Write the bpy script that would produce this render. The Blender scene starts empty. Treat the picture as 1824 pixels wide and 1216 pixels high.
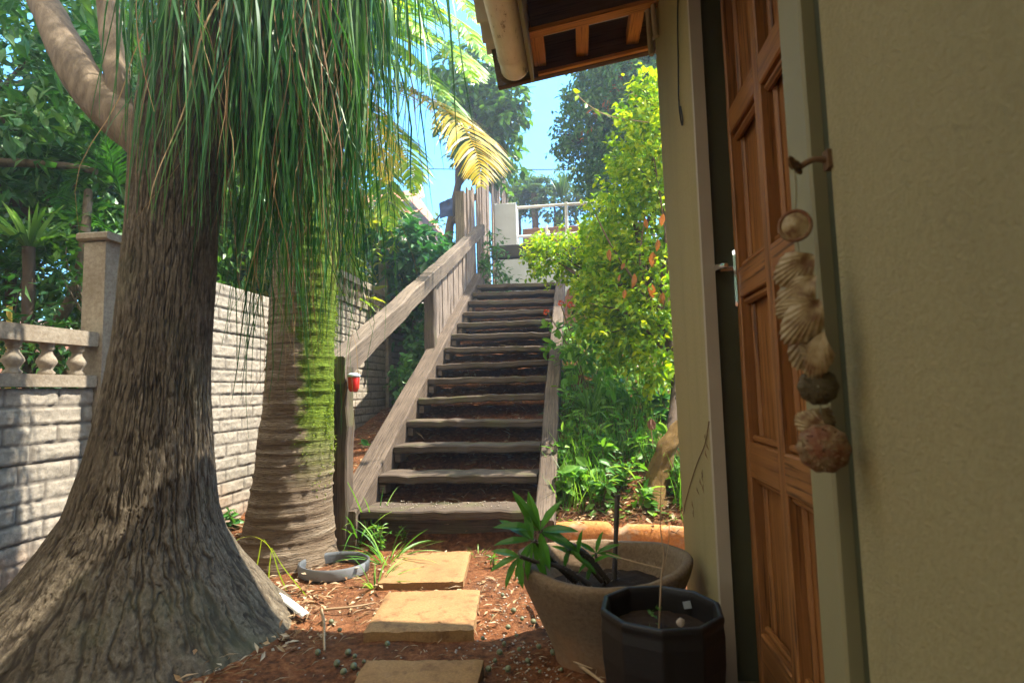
import bpy, math, random
import numpy as np
from mathutils import Vector, Matrix
R = math.radians
rng = np.random.default_rng(7)
scene = bpy.context.scene
COL = scene.collection
PI = math.pi

# ------------------------------------------------------------------ noise
def _h(ix, iy, iz):
    n = (ix.astype(np.int64) * 374761393 + iy.astype(np.int64) * 668265263 + iz.astype(np.int64) * 2147483647) & 0x7fffffff
    n = ((n ^ (n >> 13)) * 1274126177) & 0x7fffffff
    n = ((n ^ (n >> 16)) * 1103515245 + 12345) & 0x7fffffff
    return n / float(0x7fffffff)
def vnoise(x, y, z):
    x, y, z = np.broadcast_arrays(np.asarray(x, float), np.asarray(y, float), np.asarray(z, float))
    ix, iy, iz = np.floor(x), np.floor(y), np.floor(z)
    fx, fy, fz = x - ix, y - iy, z - iz
    fx, fy, fz = [f * f * (3 - 2 * f) for f in (fx, fy, fz)]
    r = 0
    for a in (0, 1):
        for b in (0, 1):
            for c in (0, 1):
                w = (fx if a else 1 - fx) * (fy if b else 1 - fy) * (fz if c else 1 - fz)
                r = r + w * _h(ix + a, iy + b, iz + c)
    return r
def fbm(x, y, z, o=4):
    r = 0; a = .5
    for k in range(o):
        r = r + a * (vnoise(x * 2 ** k + 17 * k, y * 2 ** k, z * 2 ** k) - .5); a *= .5
    return r
def sst(a, b, x):
    t = np.clip((np.asarray(x, float) - a) / (b - a), 0, 1)
    return t * t * (3 - 2 * t)
def unit(v):
    v = np.asarray(v, float)
    return v / np.maximum(np.linalg.norm(v, axis=-1, keepdims=True), 1e-9)

# ------------------------------------------------------------------ objects
LOC = {}
class MB:
    """collects pieces and links them as ONE mesh object"""
    def __init__(s): s.V = []; s.U = []; s.F = []; s.n = 0
    def add(s, v, faces, uv=None, smooth=False):
        v = np.asarray(v, float).reshape(-1, 3)
        s.V.append(v)
        s.U.append(np.zeros((len(v), 2)) if uv is None else np.asarray(uv, float).reshape(-1, 2))
        if not isinstance(faces, list): faces = [faces]
        for f in faces:
            f = np.asarray(f, int)
            s.F.append((f + s.n, smooth))
        s.n += len(v)
    def obj(s, name, mat, parent=None):
        me = bpy.data.meshes.new(name)
        off = LOC.get(parent.name, (0, 0, 0)) if parent else (0, 0, 0)
        V = np.concatenate(s.V) - np.array(off); U = np.concatenate(s.U)
        me.vertices.add(len(V)); me.vertices.foreach_set('co', V.astype(np.float32).ravel())
        li = np.concatenate([f.ravel() for f, _ in s.F])
        lens = np.concatenate([np.full(len(f), f.shape[1]) for f, _ in s.F])
        sm = np.concatenate([np.full(len(f), k) for f, k in s.F])
        me.loops.add(len(li)); me.loops.foreach_set('vertex_index', li.astype(np.int32))
        me.polygons.add(len(lens))
        st = np.zeros(len(lens), np.int32); st[1:] = np.cumsum(lens)[:-1]
        me.polygons.foreach_set('loop_start', st)
        me.polygons.foreach_set('use_smooth', sm.astype(bool))
        uvl = me.uv_layers.new(name='UVMap')
        uvl.data.foreach_set('uv', U[li].astype(np.float32).ravel())
        me.update(calc_edges=True)
        if mat: me.materials.append(mat)
        o = bpy.data.objects.new(name, me); COL.objects.link(o)
        if parent: o.parent = parent
        LOC[o.name] = off
        return o
def tag(o, label=None, cat=None, group=None, kind=None):
    if label: o['label'] = label
    if cat: o['category'] = cat
    if group: o['group'] = group
    if kind: o['kind'] = kind
    elif cat: o['kind'] = 'thing'
    return o
def thing(name, label, cat, loc=(0, 0, 0), group=None):
    o = bpy.data.objects.new(name, None); COL.objects.link(o)
    o.location = loc; o.empty_display_size = .1
    LOC[o.name] = tuple(loc)
    return tag(o, label, cat, group)
def copy_thing(o, loc, rz=0, scale=1):
    c = o.copy(); COL.objects.link(c); c.location = loc; c.rotation_euler = (0, 0, rz); c.scale = (scale,) * 3
    for ch in list(o.children):
        d = ch.copy(); COL.objects.link(d); d.parent = c
        for g in list(ch.children):
            e = g.copy(); COL.objects.link(e); e.parent = d
    return c

# ------------------------------------------------------------------ shapes
def box(mb, lo, hi, bev=.0, smooth=False):
    lo = np.array(lo, float); hi = np.array(hi, float)
    c = (lo + hi) / 2; h = (hi - lo) / 2
    beam(mb, c - [h[0], 0, 0], c + [h[0], 0, 0], h[1] * 2, h[2] * 2, bev=bev)
def beam(mb, p0, p1, w, h, up=(0, 0, 1), bev=.004, nseg=1, jit=0., uoff=None, plumb=False):
    """a timber from p0 to p1: width w across, height h along up; chamfered edges; UV in metres along the length"""
    p0 = np.array(p0, float); p1 = np.array(p1, float)
    t = unit(p1 - p0); L = np.linalg.norm(p1 - p0)
    up = np.array(up, float); side = unit(np.cross(up, t)); u2 = np.array([0, 0, 1.]) if plumb else unit(np.cross(t, side))
    b = min(bev, w * .3, h * .3)
    a, c = w / 2, h / 2
    if b > 0: prof = [(-a + b, -c), (a - b, -c), (a, -c + b), (a, c - b), (a - b, c), (-a + b, c), (-a, c - b), (-a, -c + b)]
    else: prof = [(-a, -c), (a, -c), (a, c), (-a, c)]
    prof = np.array(prof); k = len(prof)
    per = np.concatenate([[0], np.cumsum(np.linalg.norm(np.roll(prof, -1, 0) - prof, axis=1))])
    uo = rng.uniform(0, 50) if uoff is None else uoff
    prof2 = np.concatenate([prof, prof[:1]])
    vs = []; us = []
    for i in range(nseg + 1):
        f = i / nseg
        q = p0 + t * L * f + (rng.normal(0, jit, 3) if jit and 0 < i < nseg else 0)
        pr = prof2 * (1 + (rng.normal(0, jit * 3, (1, 2)) if jit else 0))
        vs.append(q + pr[:, :1] * side + pr[:, 1:] * u2)
        us.append(np.stack([np.full(k + 1, uo + L * f), per + uo * .37], 1))
    vs = np.concatenate(vs); us = np.concatenate(us)
    F = []
    for i in range(nseg):
        for j in range(k):
            o = i * (k + 1) + j
            F.append((o, o + 1, o + k + 2, o + k + 1))
    mb.add(vs, np.array(F)[:, ::-1], us)
    for i, fl in ((0, 1), (nseg, 0)):
        vv = vs[i * (k + 1): i * (k + 1) + k]
        f = np.arange(k)[None]
        mb.add(vv, f if fl else f[:, ::-1], np.stack([uo + prof[:, 1] * .3, prof[:, 0]], 1))
def frame_path(P):
    P = np.asarray(P, float); T = np.gradient(P, axis=0); T = unit(T)
    up = np.array([0, 0, 1.]) if abs(T[0][2]) < .9 else np.array([0, 1., 0])
    n = unit(np.cross(np.cross(T[0], up), T[0])); N = [n]
    for i in range(1, len(P)):
        n = N[-1] - T[i] * np.dot(N[-1], T[i]); N.append(unit(n))
    N = np.array(N); return P, T, N, np.cross(T, N)
def tube(mb, P, rad, segs=8, cap=True, wob=0.):
    P, T, N, B = frame_path(P); n = len(P)
    rad = np.broadcast_to(np.asarray(rad, float), (n,))
    a = np.linspace(0, 2 * PI, segs + 1)
    rr = rad[:, None] * np.ones(segs + 1)[None]
    if wob:
        rr = rr * (1 + wob * (vnoise(np.cos(a)[None] * 2 + P[:, :1] * 9, np.sin(a)[None] * 2, P[:, 2:] * 12) - .5))
    V = P[:, None] + rr[..., None] * (np.cos(a)[None, :, None] * N[:, None] + np.sin(a)[None, :, None] * B[:, None])
    d = np.concatenate([[0], np.cumsum(np.linalg.norm(np.diff(P, axis=0), axis=1))])
    U = np.stack(np.broadcast_arrays(a[None] / (2 * PI), d[:, None]), -1)
    i, j = np.meshgrid(np.arange(n - 1), np.arange(segs), indexing='ij')
    o = (i * (segs + 1) + j).ravel()
    F = np.stack([o, o + 1, o + segs + 2, o + segs + 1], 1)
    mb.add(V.reshape(-1, 3), F, U.reshape(-1, 2), True)
    if cap:
        for k, fl in ((0, 0), (n - 1, 1)):
            f = np.arange(segs)[None]
            mb.add(V[k, :segs], f if fl else f[:, ::-1], U[k, :segs])
def lathe(mb, prof, c=(0, 0, 0), segs=32, smooth=True, fac=None):
    prof = np.array(prof, float); a = np.linspace(0, 2 * PI, segs + 1); a[-1] = 0
    f = np.ones_like(a) if fac is None else fac(a)
    V = np.stack([prof[:, :1] * np.cos(a) * f, prof[:, :1] * np.sin(a) * f, np.repeat(prof[:, 1:2], segs + 1, 1)], -1) + np.array(c)
    d = np.concatenate([[0], np.cumsum(np.linalg.norm(np.diff(prof, axis=0), axis=1))])
    U = np.stack(np.broadcast_arrays(np.linspace(0, 1, segs + 1)[None], d[:, None]), -1)
    n = len(prof)
    i, j = np.meshgrid(np.arange(n - 1), np.arange(segs), indexing='ij'); o = (i * (segs + 1) + j).ravel()
    mb.add(V.reshape(-1, 3), np.stack([o, o + 1, o + segs + 2, o + segs + 1], 1), U.reshape(-1, 2), smooth)
def grid(mb, P, smooth=True, uv=None):
    n, m = P.shape[:2]
    i, j = np.meshgrid(np.arange(n - 1), np.arange(m - 1), indexing='ij'); o = (i * m + j).ravel()
    mb.add(P.reshape(-1, 3), np.stack([o, o + m, o + m + 1, o + 1], 1), None if uv is None else uv.reshape(-1, 2), smooth)
def bez(pts, n=16):
    """smooth curve through the points (Catmull-Rom)"""
    p = np.array(pts, float); p = np.concatenate([[2 * p[0] - p[1]], p, [2 * p[-1] - p[-2]]])
    out = []; k = len(p) - 3
    for t in np.linspace(0, k - 1e-6, n):
        i = int(t); f = t - i; a, b, c, d = p[i:i + 4]
        out.append(.5 * (2 * b + (c - a) * f + (2 * a - 5 * b + 4 * c - d) * f * f + (3 * b - a - 3 * c + d) * f ** 3))
    return np.array(out)
# leaf shapes: x across, y along, z out
def _tpl_big():
    v = [(0, 0, 0), (.34, .22, .05), (.5, .48, .05), (.3, .8, -.02), (0, 1, -.12), (-.3, .8, -.02), (-.5, .48, .05), (-.34, .22, .05), (0, .25, 0), (0, .5, 0), (0, .78, -.05)]
    f = [(0, 1, 8), (8, 1, 2), (8, 2, 9), (9, 2, 3), (9, 3, 10), (10, 3, 4), (0, 8, 7), (8, 6, 7), (8, 9, 6), (9, 5, 6), (9, 10, 5), (10, 4, 5)]
    return np.array(v, float), np.array(f)
def _tpl_small():
    v = [(0, 0, 0), (.5, .45, .06), (0, 1, -.08), (-.5, .45, .06), (0, .45, 0)]
    f = [(0, 1, 4), (4, 1, 2), (0, 4, 3), (4, 2, 3)]
    return np.array(v, float), np.array(f)
BIG, SMALL = _tpl_big(), _tpl_small()
def leaves(mb, P, D, N, L, W, tpl=SMALL):
    P = np.asarray(P, float); D = unit(D); N = np.asarray(N, float)
    X = unit(np.cross(D, N)); Z = np.cross(X, D)
    tv, tf = tpl; k = len(tv); n = len(P)
    L = np.broadcast_to(np.asarray(L, float), (n,)); W = np.broadcast_to(np.asarray(W, float), (n,))
    V = P[:, None] + X[:, None] * (tv[None, :, :1] * W[:, None, None]) + D[:, None] * (tv[None, :, 1:2] * L[:, None, None]) + Z[:, None] * (tv[None, :, 2:] * L[:, None, None])
    F = (tf[None] + (np.arange(n) * k)[:, None, None]).reshape(-1, 3)
    U = np.broadcast_to(tv[None, :, :2], (n, k, 2))
    mb.add(V.reshape(-1, 3), F, U.reshape(-1, 2))
def ribbons(mb, P, W, side, fold=0.):
    """P (n,k,3) paths, W (n,k) widths, side (n,3) or (n,k,3)"""
    n, k = P.shape[:2]
    side = np.asarray(side, float)
    if side.ndim == 2: side = np.repeat(side[:, None], k, 1)
    A = P - side * W[..., None] / 2; B = P + side * W[..., None] / 2
    V = np.stack([A, B], 2).reshape(-1, 3)
    o = (np.arange(n)[:, None] * 2 * k + np.arange(k - 1)[None] * 2).ravel()
    F = np.stack([o, o + 1, o + 3, o + 2], 1)
    U = np.stack(np.broadcast_arrays(np.array([0, 1.])[None, None], np.linspace(0, 1, k)[None, :, None] * np.ones((n, 1, 1))), -1)
    mb.add(V, F, U.reshape(-1, 2), True)
def rand_dirs(n): return unit(rng.normal(size=(n, 3)))
def crown(blobs, ntw, per, twig, ll, lw, tpl=SMALL, droop=.25, shell=.45, twigmb=None, flat=.6, cut=None):
    """leaf clumps through a set of ellipsoids; returns the leaf MB"""
    mb = MB(); blobs = np.array(blobs, float)
    w = np.prod(blobs[:, 3:], 1) ** .7; pick = rng.choice(len(blobs), ntw, p=w / w.sum())
    c = blobs[pick, :3]; r = blobs[pick, 3:]
    d = rand_dirs(ntw); s = (shell + (1 - shell) * rng.random(ntw) ** .8)
    lump = .75 + .5 * vnoise(d[:, 0] * 2.3 + pick * 7, d[:, 1] * 2.3, d[:, 2] * 2.3)
    P0 = c + d * r * (s * lump)[:, None]
    if cut is not None:
        k = cut(P0); P0 = P0[k]; d = d[k]; ntw = len(P0)
    td = unit(d * .8 + rand_dirs(ntw) * .7 + np.array([0, 0, -.1]))
    t = rng.random((ntw, per)) ** .8
    P = P0[:, None] + td[:, None] * (t * twig)[..., None] + rng.normal(0, twig * .12, (ntw, per, 3))
    side = unit(np.cross(td[:, None], rand_dirs(ntw * per).reshape(ntw, per, 3)))
    D = td[:, None] * .5 + side * .9 + np.array([0, 0, -droop])
    N = rand_dirs(ntw * per) * flat + np.array([0, 0, 1.])
    n = ntw * per
    L = ll * rng.uniform(.6, 1.25, n)
    leaves(mb, P.reshape(-1, 3), D.reshape(-1, 3), N, L, lw * rng.uniform(.7, 1.2, n), tpl)
    if twigmb is not None:
        for q, u in list(zip(P0, td))[:: 3]:
            tube(twigmb, [q - u * twig * .5, q, q + u * twig], [.006, .004, .002], 4, False)
    return mb
def frond(mb, pts, ll, n=46, w=.028, droop=.35, rach=.012, vee=.15, tipf=.35, clump=.0):
    P = bez(pts, 60); T = unit(np.gradient(P, axis=0))
    tube(mb, P[::3], np.linspace(rach, .002, len(P[::3])), 5, False)
    t = np.linspace(.14, .995, n); idx = (t * 59).astype(int)
    for sgn in (-1, 1):
        p = P[idx]; tt = T[idx]
        side = unit(np.cross(tt, [0, 0, 1.])) * sgn
        up = np.cross(side, tt) * sgn
        prof = np.sin(PI * np.clip(t * .86 + .12, 0, 1)) ** .7 * (1 - (1 - tipf) * t ** 4)
        L = ll * prof * rng.uniform(.85, 1.1, n)
        d = unit(tt * (.55 + .5 * t[:, None]) + side * .85 + up * vee + rng.normal(0, .07, (n, 3)))
        s = np.linspace(0, 1, 5)
        Q = p[:, None] + d[:, None] * (L[:, None] * s)[..., None] + np.array([0, 0, -1.]) * (droop * L[:, None] * s ** 2)[..., None]
        W = w * np.array([.55, 1, .95, .6, .05])[None] * np.ones((n, 1))
        nn = unit(up + rng.normal(0, .25, (n, 3))); sd = unit(np.cross(d, nn))
        ribbons(mb, Q, W, sd)
def tuft(mb, base, n, L, w, spread=.6, droop=.9, lean=(0, 0), k=8, r0=.02):
    az = rng.uniform(0, 2 * PI, n); el = rng.uniform(.35, 1.0, n) ** 1
    Ls = L * rng.uniform(.55, 1.15, n)
    out = np.stack([np.cos(az), np.sin(az), np.zeros(n)], 1)
    d = unit(out * (spread * rng.uniform(.2, 1.2, (n, 1))) + np.array([lean[0], lean[1], 1.]))
    s = np.linspace(0, 1, k)
    P = np.array(base)[None, None] + out[:, None] * r0 + d[:, None] * (Ls[:, None] * s)[..., None]
    P = P + (out[:, None] * .45 + np.array([0, 0, -1.]) * .75) * (droop * Ls[:, None] * s ** 2.2 * rng.uniform(.3, 1, (n, 1)))[..., None]
    W = w * (np.minimum(1, .5 + 2 * s) * (1 - s ** 3) + .03)[None] * rng.uniform(.7, 1.2, (n, 1))
    sd = unit(np.cross(d, out + rng.normal(0, .3, (n, 3))))
    ribbons(mb, P, W, sd)

# ------------------------------------------------------------------ materials
class NT:
    def __init__(s, name):
        s.m = bpy.data.materials.new(name); s.m.use_nodes = True
        s.t = s.m.node_tree; s.t.nodes.clear()
        s.out = s.t.nodes.new('ShaderNodeOutputMaterial')
        s.b = s.n('ShaderNodeBsdfPrincipled')
        s.t.links.new(s.b.outputs[0], s.out.inputs[0])
        s.tc = s.n('ShaderNodeTexCoord')
    def n(s, typ, **k):
        nd = s.t.nodes.new(typ)
        for a, v in k.items():
            if a.startswith('_'): setattr(nd, a[1:], v)
            else: s.set(nd, a.replace('_', ' '), v)
        return nd
    def set(s, nd, key, v):
        i = nd.inputs[int(key)] if key.isdigit() else nd.inputs[key]
        if isinstance(v, bpy.types.NodeSocket): s.t.links.new(v, i)
        else: i.default_value = v
    def map(s, src, scale=(1, 1, 1), loc=(0, 0, 0), rot=(0, 0, 0)):
        nd = s.n('ShaderNodeMapping', Vector=src, Scale=scale, Location=loc, Rotation=rot); return nd.outputs[0]
    def noise(s, v, sc, det=4, rough=.55, dist=0.):
        return s.n('ShaderNodeTexNoise', Vector=v, Scale=sc, Detail=det, Roughness=rough, Distortion=dist).outputs[0]
    def ramp(s, f, stops):
        nd = s.n('ShaderNodeValToRGB', Fac=f); e = nd.color_ramp.elements
        while len(e) < len(stops): e.new(.5)
        for x, (p, c) in zip(e, stops):
            x.position = p; x.color = (c, c, c, 1) if isinstance(c, (int, float)) else (*c, 1)
        return nd.outputs[0]
    def mix(s, f, a, b, mode='MIX'):
        nd = s.t.nodes.new('ShaderNodeMix'); nd.data_type = 'RGBA'; nd.blend_type = mode
        for i, v in ((0, f), (6, a), (7, b)):
            if isinstance(v, bpy.types.NodeSocket): s.t.links.new(v, nd.inputs[i])
            else: nd.inputs[i].default_value = v if i == 0 else (*v, 1)
        return nd.outputs[2]
    def math(s, op, a, b=0.):
        nd = s.t.nodes.new('ShaderNodeMath'); nd.operation = op
        for i, v in ((0, a), (1, b)):
            if isinstance(v, bpy.types.NodeSocket): s.t.links.new(v, nd.inputs[i])
            else: nd.inputs[i].default_value = v
        return nd.outputs[0]
    def bump(s, h, st=.4, dist=.01):
        s.t.links.new(s.n('ShaderNodeBump', Height=h, Strength=st, Distance=dist).outputs[0], s.b.inputs['Normal'])
    def fin(s, col, rough=.8, spec=.3, metal=0.):
        for k, v in (('Base Color', col), ('Roughness', rough), ('Specular IOR Level', spec), ('Metallic', metal)):
            s.set(s.b, k, (*v, 1) if isinstance(v, tuple) else v)
        return s.m
def leafmat(name, cols, trans=.45, tcol=None, rough=.45, spec=.35, clump=2.0):
    s = NT(name); g = s.n('ShaderNodeNewGeometry')
    nz = s.noise(s.tc.outputs['Object'], clump, 2)
    f = s.math('ADD', s.math('MULTIPLY', g.outputs['Random Per Island'], .65), s.math('MULTIPLY', nz, .45))
    k = len(cols); col = s.ramp(f, [(.12 + .76 * i / max(1, k - 1), c) for i, c in enumerate(cols)])
    s.fin(col, rough, spec)
    tr = s.n('ShaderNodeBsdfTranslucent')
    tc = s.mix(1.0, col, tcol or (1.35, 1.3, .55), 'MULTIPLY'); s.set(tr, 'Color', tc)
    mx = s.n('ShaderNodeMixShader'); s.set(mx, '0', trans); s.set(mx, '1', s.b.outputs[0]); s.set(mx, '2', tr.outputs[0])
    s.t.links.new(mx.outputs[0], s.out.inputs[0])
    return s.m
def plain(name, c, rough=.6, spec=.3, metal=0., var=.25, sc=8., bump=.0):
    s = NT(name); o = s.tc.outputs['Object']; nz = s.noise(o, sc, 5)
    col = s.mix(nz, tuple(x * (1 - var) for x in c), tuple(min(1, x * (1 + var)) for x in c))
    if bump: s.bump(s.noise(o, sc * 6, 4), bump, .005)
    return s.fin(col, rough, spec, metal)
def woodmat(name, dark, light, moss=None, sc=1., bump=.6, rough=.85):
    s = NT(name); uv = s.tc.outputs['UV']
    g = s.noise(s.map(uv, (.9 * sc, 40 * sc, 1)), 2.2, 7, .66, .3)
    g2 = s.noise(s.map(uv, (3 * sc, 90 * sc, 1)), 2., 3, .6)
    st = s.noise(s.tc.outputs['Object'], 3.1, 5, .6)
    col = s.ramp(g, [(.3, dark), (.68, light)])
    col = s.mix(s.ramp(g2, [(.36, 1.), (.46, 0.)]), col, tuple(x * .4 for x in dark))
    col = s.mix(s.ramp(st, [(.35, .55), (.65, 0.)]), col, tuple(x * .7 for x in dark))
    if moss: col = s.mix(s.ramp(s.noise(s.tc.outputs['Object'], 5.3, 6), [(.52, 0.), (.68, .75)]), col, moss)
    s.bump(s.math('ADD', g, s.math('MULTIPLY', g2, .7)), bump, .006)
    return s.fin(col, rough, .25)
M = {}
def mats():
    s = NT('soil'); o = s.tc.outputs['Object']
    a = s.noise(o, 3.2, 6, .62); b = s.noise(o, 38, 6, .7); c = s.noise(o, 1.1, 4)
    col = s.ramp(b, [(.28, (.035, .014, .007)), (.5, (.23, .08, .028)), (.72, (.44, .19, .08))])
    col = s.mix(s.ramp(a, [(.4, 0.), (.68, .55)]), col, (.06, .035, .022))
    col = s.mix(s.ramp(c, [(.5, 0.), (.7, .35)]), col, (.3, .15, .075))
    s.bump(s.math('ADD', b, s.noise(o, 120, 4, .7)), 1., .02); M['soil'] = s.fin(col, .95, .15)
    # fissured bark (UV: around, up)
    s = NT('fissured_bark'); o = s.tc.outputs['Object']
    at = s.n('ShaderNodeAttribute', _attribute_name='crack').outputs['Fac']
    nz = s.noise(s.map(o, (1, 1, .45)), 60, 6, .72); big = s.noise(o, 2.6, 4, .6)
    col = s.ramp(nz, [(.3, (.055, .042, .028)), (.52, (.115, .09, .06)), (.75, (.21, .172, .12))])
    col = s.mix(s.math('MULTIPLY', at, .85), col, (.026, .019, .013))
    col = s.mix(s.ramp(big, [(.55, 0.), (.72, .4)]), col, (.10, .105, .05))
    s.bump(nz, .7, .008); M['bark'] = s.fin(col, .92, .15)
    s = NT('pale_limb_bark'); o = s.tc.outputs['Object']
    nz = s.noise(s.map(o, (18, 18, 5)), 1.3, 6, .65)
    col = s.ramp(nz, [(.3, (.06, .042, .027)), (.5, (.13, .095, .062)), (.75, (.23, .175, .12))]); s.bump(nz, .7, .01); M['limb'] = s.fin(col, .9, .2)
    # ringed palm trunk with moss on its stair side
    s = NT('ringed_mossy_bark'); o = s.tc.outputs['Object']
    ring = s.noise(s.map(o, (1.2, 1.2, 34)), 1.6, 5, .6); fine = s.noise(s.map(o, (6, 6, 30)), 5, 6, .7)
    col = s.ramp(ring, [(.3, (.10, .062, .036)), (.52, (.22, .16, .105)), (.72, (.36, .29, .21))])
    col = s.mix(s.ramp(fine, [(.35, .6), (.5, 0.)]), col, (.05, .035, .022))
    x = s.n('ShaderNodeSeparateXYZ', Vector=o)
    mn = s.noise(s.map(o, (9, 9, 16)), 1., 6, .7)
    mk = s.math('ADD', s.math('MULTIPLY', x.outputs[0], 3.2), s.math('ADD', mn, s.math('MULTIPLY', x.outputs[2], .1)))
    mossc = s.ramp(s.noise(o, 60, 5, .7), [(.3, (.05, .085, .008)), (.6, (.14, .20, .018)), (.8, (.26, .29, .035))])
    zf = s.ramp(x.outputs[2], [(.38, 0.), (.75, 1.)])
    col = s.mix(s.math('MULTIPLY', s.ramp(mk, [(.78, 0.), (.92, 1.)]), zf), col, mossc)
    s.bump(s.math('ADD', ring, fine), .9, .015); M['palmbark'] = s.fin(col, .92, .15)
    M['wood'] = woodmat('weathered_grey_timber', (.088, .064, .045), (.27, .212, .158))
    M['tread'] = woodmat('dark_step_timber', (.052, .036, .025), (.165, .122, .088), moss=(.09, .085, .035))
    M['stringer'] = woodmat('brown_grey_stringer_timber', (.065, .044, .03), (.185, .138, .10))
    M['plank'] = woodmat('silvery_planks', (.12, .088, .066), (.38, .3, .235), sc=.9)
    M['rafter'] = woodmat('orange_pine', (.42, .17, .035), (.66, .32, .08), sc=.7, bump=.25)
    M['barge'] = woodmat('brown_stained_board', (.095, .06, .035), (.17, .11, .065), sc=.6, bump=.3)
    M['door'] = woodmat('varnished_meranti', (.19, .072, .019), (.36, .15, .042), sc=.55, bump=.2, rough=.5)
    # imitation brick precast concrete
    s = NT('precast_concrete'); o = s.tc.outputs['Object']
    a = s.noise(o, 2.2, 6, .6); b = s.noise(o, 45, 5, .7)
    col = s.ramp(b, [(.3, (.22, .185, .14)), (.7, (.39, .34, .275))])
    col = s.mix(s.ramp(a, [(.48, 0.), (.7, .6)]), col, (.22, .2, .16))
    z = s.n('ShaderNodeSeparateXYZ', Vector=o).outputs[2]
    f = s.math('ADD', s.math('MULTIPLY', z, -1.4), s.noise(o, 3.5, 5))
    col = s.mix(s.ramp(f, [(.05, 0.), (.5, .55)]), col, (.33, .19, .11))
    at = s.n('ShaderNodeAttribute', _attribute_name='joint').outputs['Fac']
    col = s.mix(s.math('MULTIPLY', at, .75), col, (.1, .085, .07))
    s.bump(b, .6, .006); M['precast'] = s.fin(col, .95, .15)
    s = NT('stained_concrete'); o = s.tc.outputs['Object']
    a = s.noise(o, 3., 6, .65); b = s.noise(o, 60, 5, .7)
    col = s.ramp(b, [(.3, (.21, .17, .12)), (.7, (.36, .31, .24))]); col = s.mix(s.ramp(a, [(.45, 0.), (.7, .7)]), col, (.12, .08, .05))
    s.bump(b, .5, .005); M['post'] = s.fin(col, .95, .15)
    s = NT('olive_plaster'); o = s.tc.outputs['Object']
    a = s.noise(o, 1.4, 6, .6); b = s.noise(o, 110, 4, .7); c = s.noise(s.map(o, (5, 5, 1.1)), 1.5, 5, .6)
    col = s.ramp(b, [(.25, (.27, .212, .095)), (.75, (.36, .288, .135))])
    col = s.mix(s.ramp(a, [(.45, 0.), (.75, .45)]), col, (.27, .225, .10)); col = s.mix(s.ramp(c, [(.5, 0.), (.75, .3)]), col, (.23, .185, .095))
    vo = s.n('ShaderNodeTexVoronoi', Vector=s.n('ShaderNodeVectorMath', _operation='ADD', **{'0': o, '1': s.n('ShaderNodeTexNoise', Vector=o, Scale=3., Detail=5.).outputs[1]}).outputs[0], Scale=1.1); vo.feature = 'DISTANCE_TO_EDGE'
    col = s.mix(s.ramp(vo.outputs[0], [(.0, .22), (.004, 0.)]), col, (.12, .095, .05))
    st = s.noise(s.map(o, (9, 9, .8)), 1.2, 5, .65); col = s.mix(s.ramp(st, [(.52, 0.), (.72, .4)]), col, (.22, .18, .075))
    s.bump(s.math('ADD', s.math('ADD', b, s.noise(o, 260, 3, .7)), s.math('MULTIPLY', s.noise(o, 7, 4, .6), 1.2)), .7, .005); M['plaster'] = s.fin(col, .9, .2)
    s = NT('cream_wall_end'); o = s.tc.outputs['Object']
    a = s.noise(o, 2.2, 6, .6); b = s.noise(o, 110, 4, .7)
    col = s.ramp(b, [(.25, (.5, .38, .235)), (.75, (.6, .47, .3))]); col = s.mix(s.ramp(a, [(.45, 0.), (.75, .4)]), col, (.42, .31, .18))
    s.bump(s.math('ADD', b, s.noise(o, 300, 3, .7)), .5, .004); M['cream'] = s.fin(col, .9, .2)
    M['greypaint'] = plain('grey_green_paint', (.22, .185, .09), .6, .3, 0, .12, 6, .15)
    M['strip'] = plain('grey_reveal_paint', (.33, .27, .19), .7, .3, 0, .12, 6, .2)
    M['darkframe_and_shade'] = plain('dark_green_paint_and_shade', (.05, .05, .022), .5, .35, 0, .25, 9, .2)
    M['chrome'] = plain('chrome', (.75, .75, .74), .18, .5, 1., .05)
    M['rust'] = plain('rusty_iron', (.16, .085, .035), .75, .3, .5, .4, 60, .3)
    M['brass'] = plain('worn_brass', (.5, .36, .12), .45, .4, .8, .2)
    s = NT('peeling_white_paint'); o = s.tc.outputs['Object']
    a = s.noise(s.map(o, (14, 5, 14)), 2.2, 7, .72); b = s.noise(o, 4, 4)
    col = s.ramp(a, [(.33, (.24, .16, .09)), (.40, (.74, .64, .52)), (.7, (.86, .77, .65))])
    col = s.mix(s.ramp(b, [(.55, 0.), (.8, .3)]), col, (.6, .46, .32)); s.bump(a, .4, .004); M['gutter'] = s.fin(col, .7, .3)
    M['sheet'] = plain('fibre_cement_sheet', (.62, .57, .49), .9, .2, 0, .25, 5, .3)
    s = NT('sandy_concrete_slab'); o = s.tc.outputs['Object']
    a = s.noise(o, 5, 6, .6); b = s.noise(o, 130, 5, .75); c = s.noise(o, 16, 5, .65)
    col = s.ramp(b, [(.3, (.20, .108, .045)), (.7, (.34, .195, .082))]); col = s.mix(s.ramp(a, [(.48, 0.), (.72, .5)]), col, (.15, .07, .03))
    col = s.mix(s.ramp(c, [(.52, 0.), (.66, .75)]), col, (.13, .065, .03)); s.bump(b, .5, .004); M['slab'] = s.fin(col, .92, .2)
    s = NT('rough_cement_pot'); o = s.tc.outputs['Object']
    a = s.noise(o, 5, 6, .65); b = s.noise(o, 90, 5, .7); z = s.n('ShaderNodeSeparateXYZ', Vector=o).outputs[2]
    col = s.ramp(b, [(.3, (.12, .078, .046)), (.7, (.22, .155, .095))]); col = s.mix(s.ramp(a, [(.4, 0.), (.7, .6)]), col, (.17, .10, .05))
    f = s.math('ADD', s.math('MULTIPLY', z, -3.), s.noise(o, 7, 4)); col = s.mix(s.ramp(f, [(.1, 0.), (.6, .6)]), col, (.33, .15, .06))
    s.bump(s.math('ADD', b, a), .6, .006); M['pot'] = s.fin(col, .92, .2)
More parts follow.
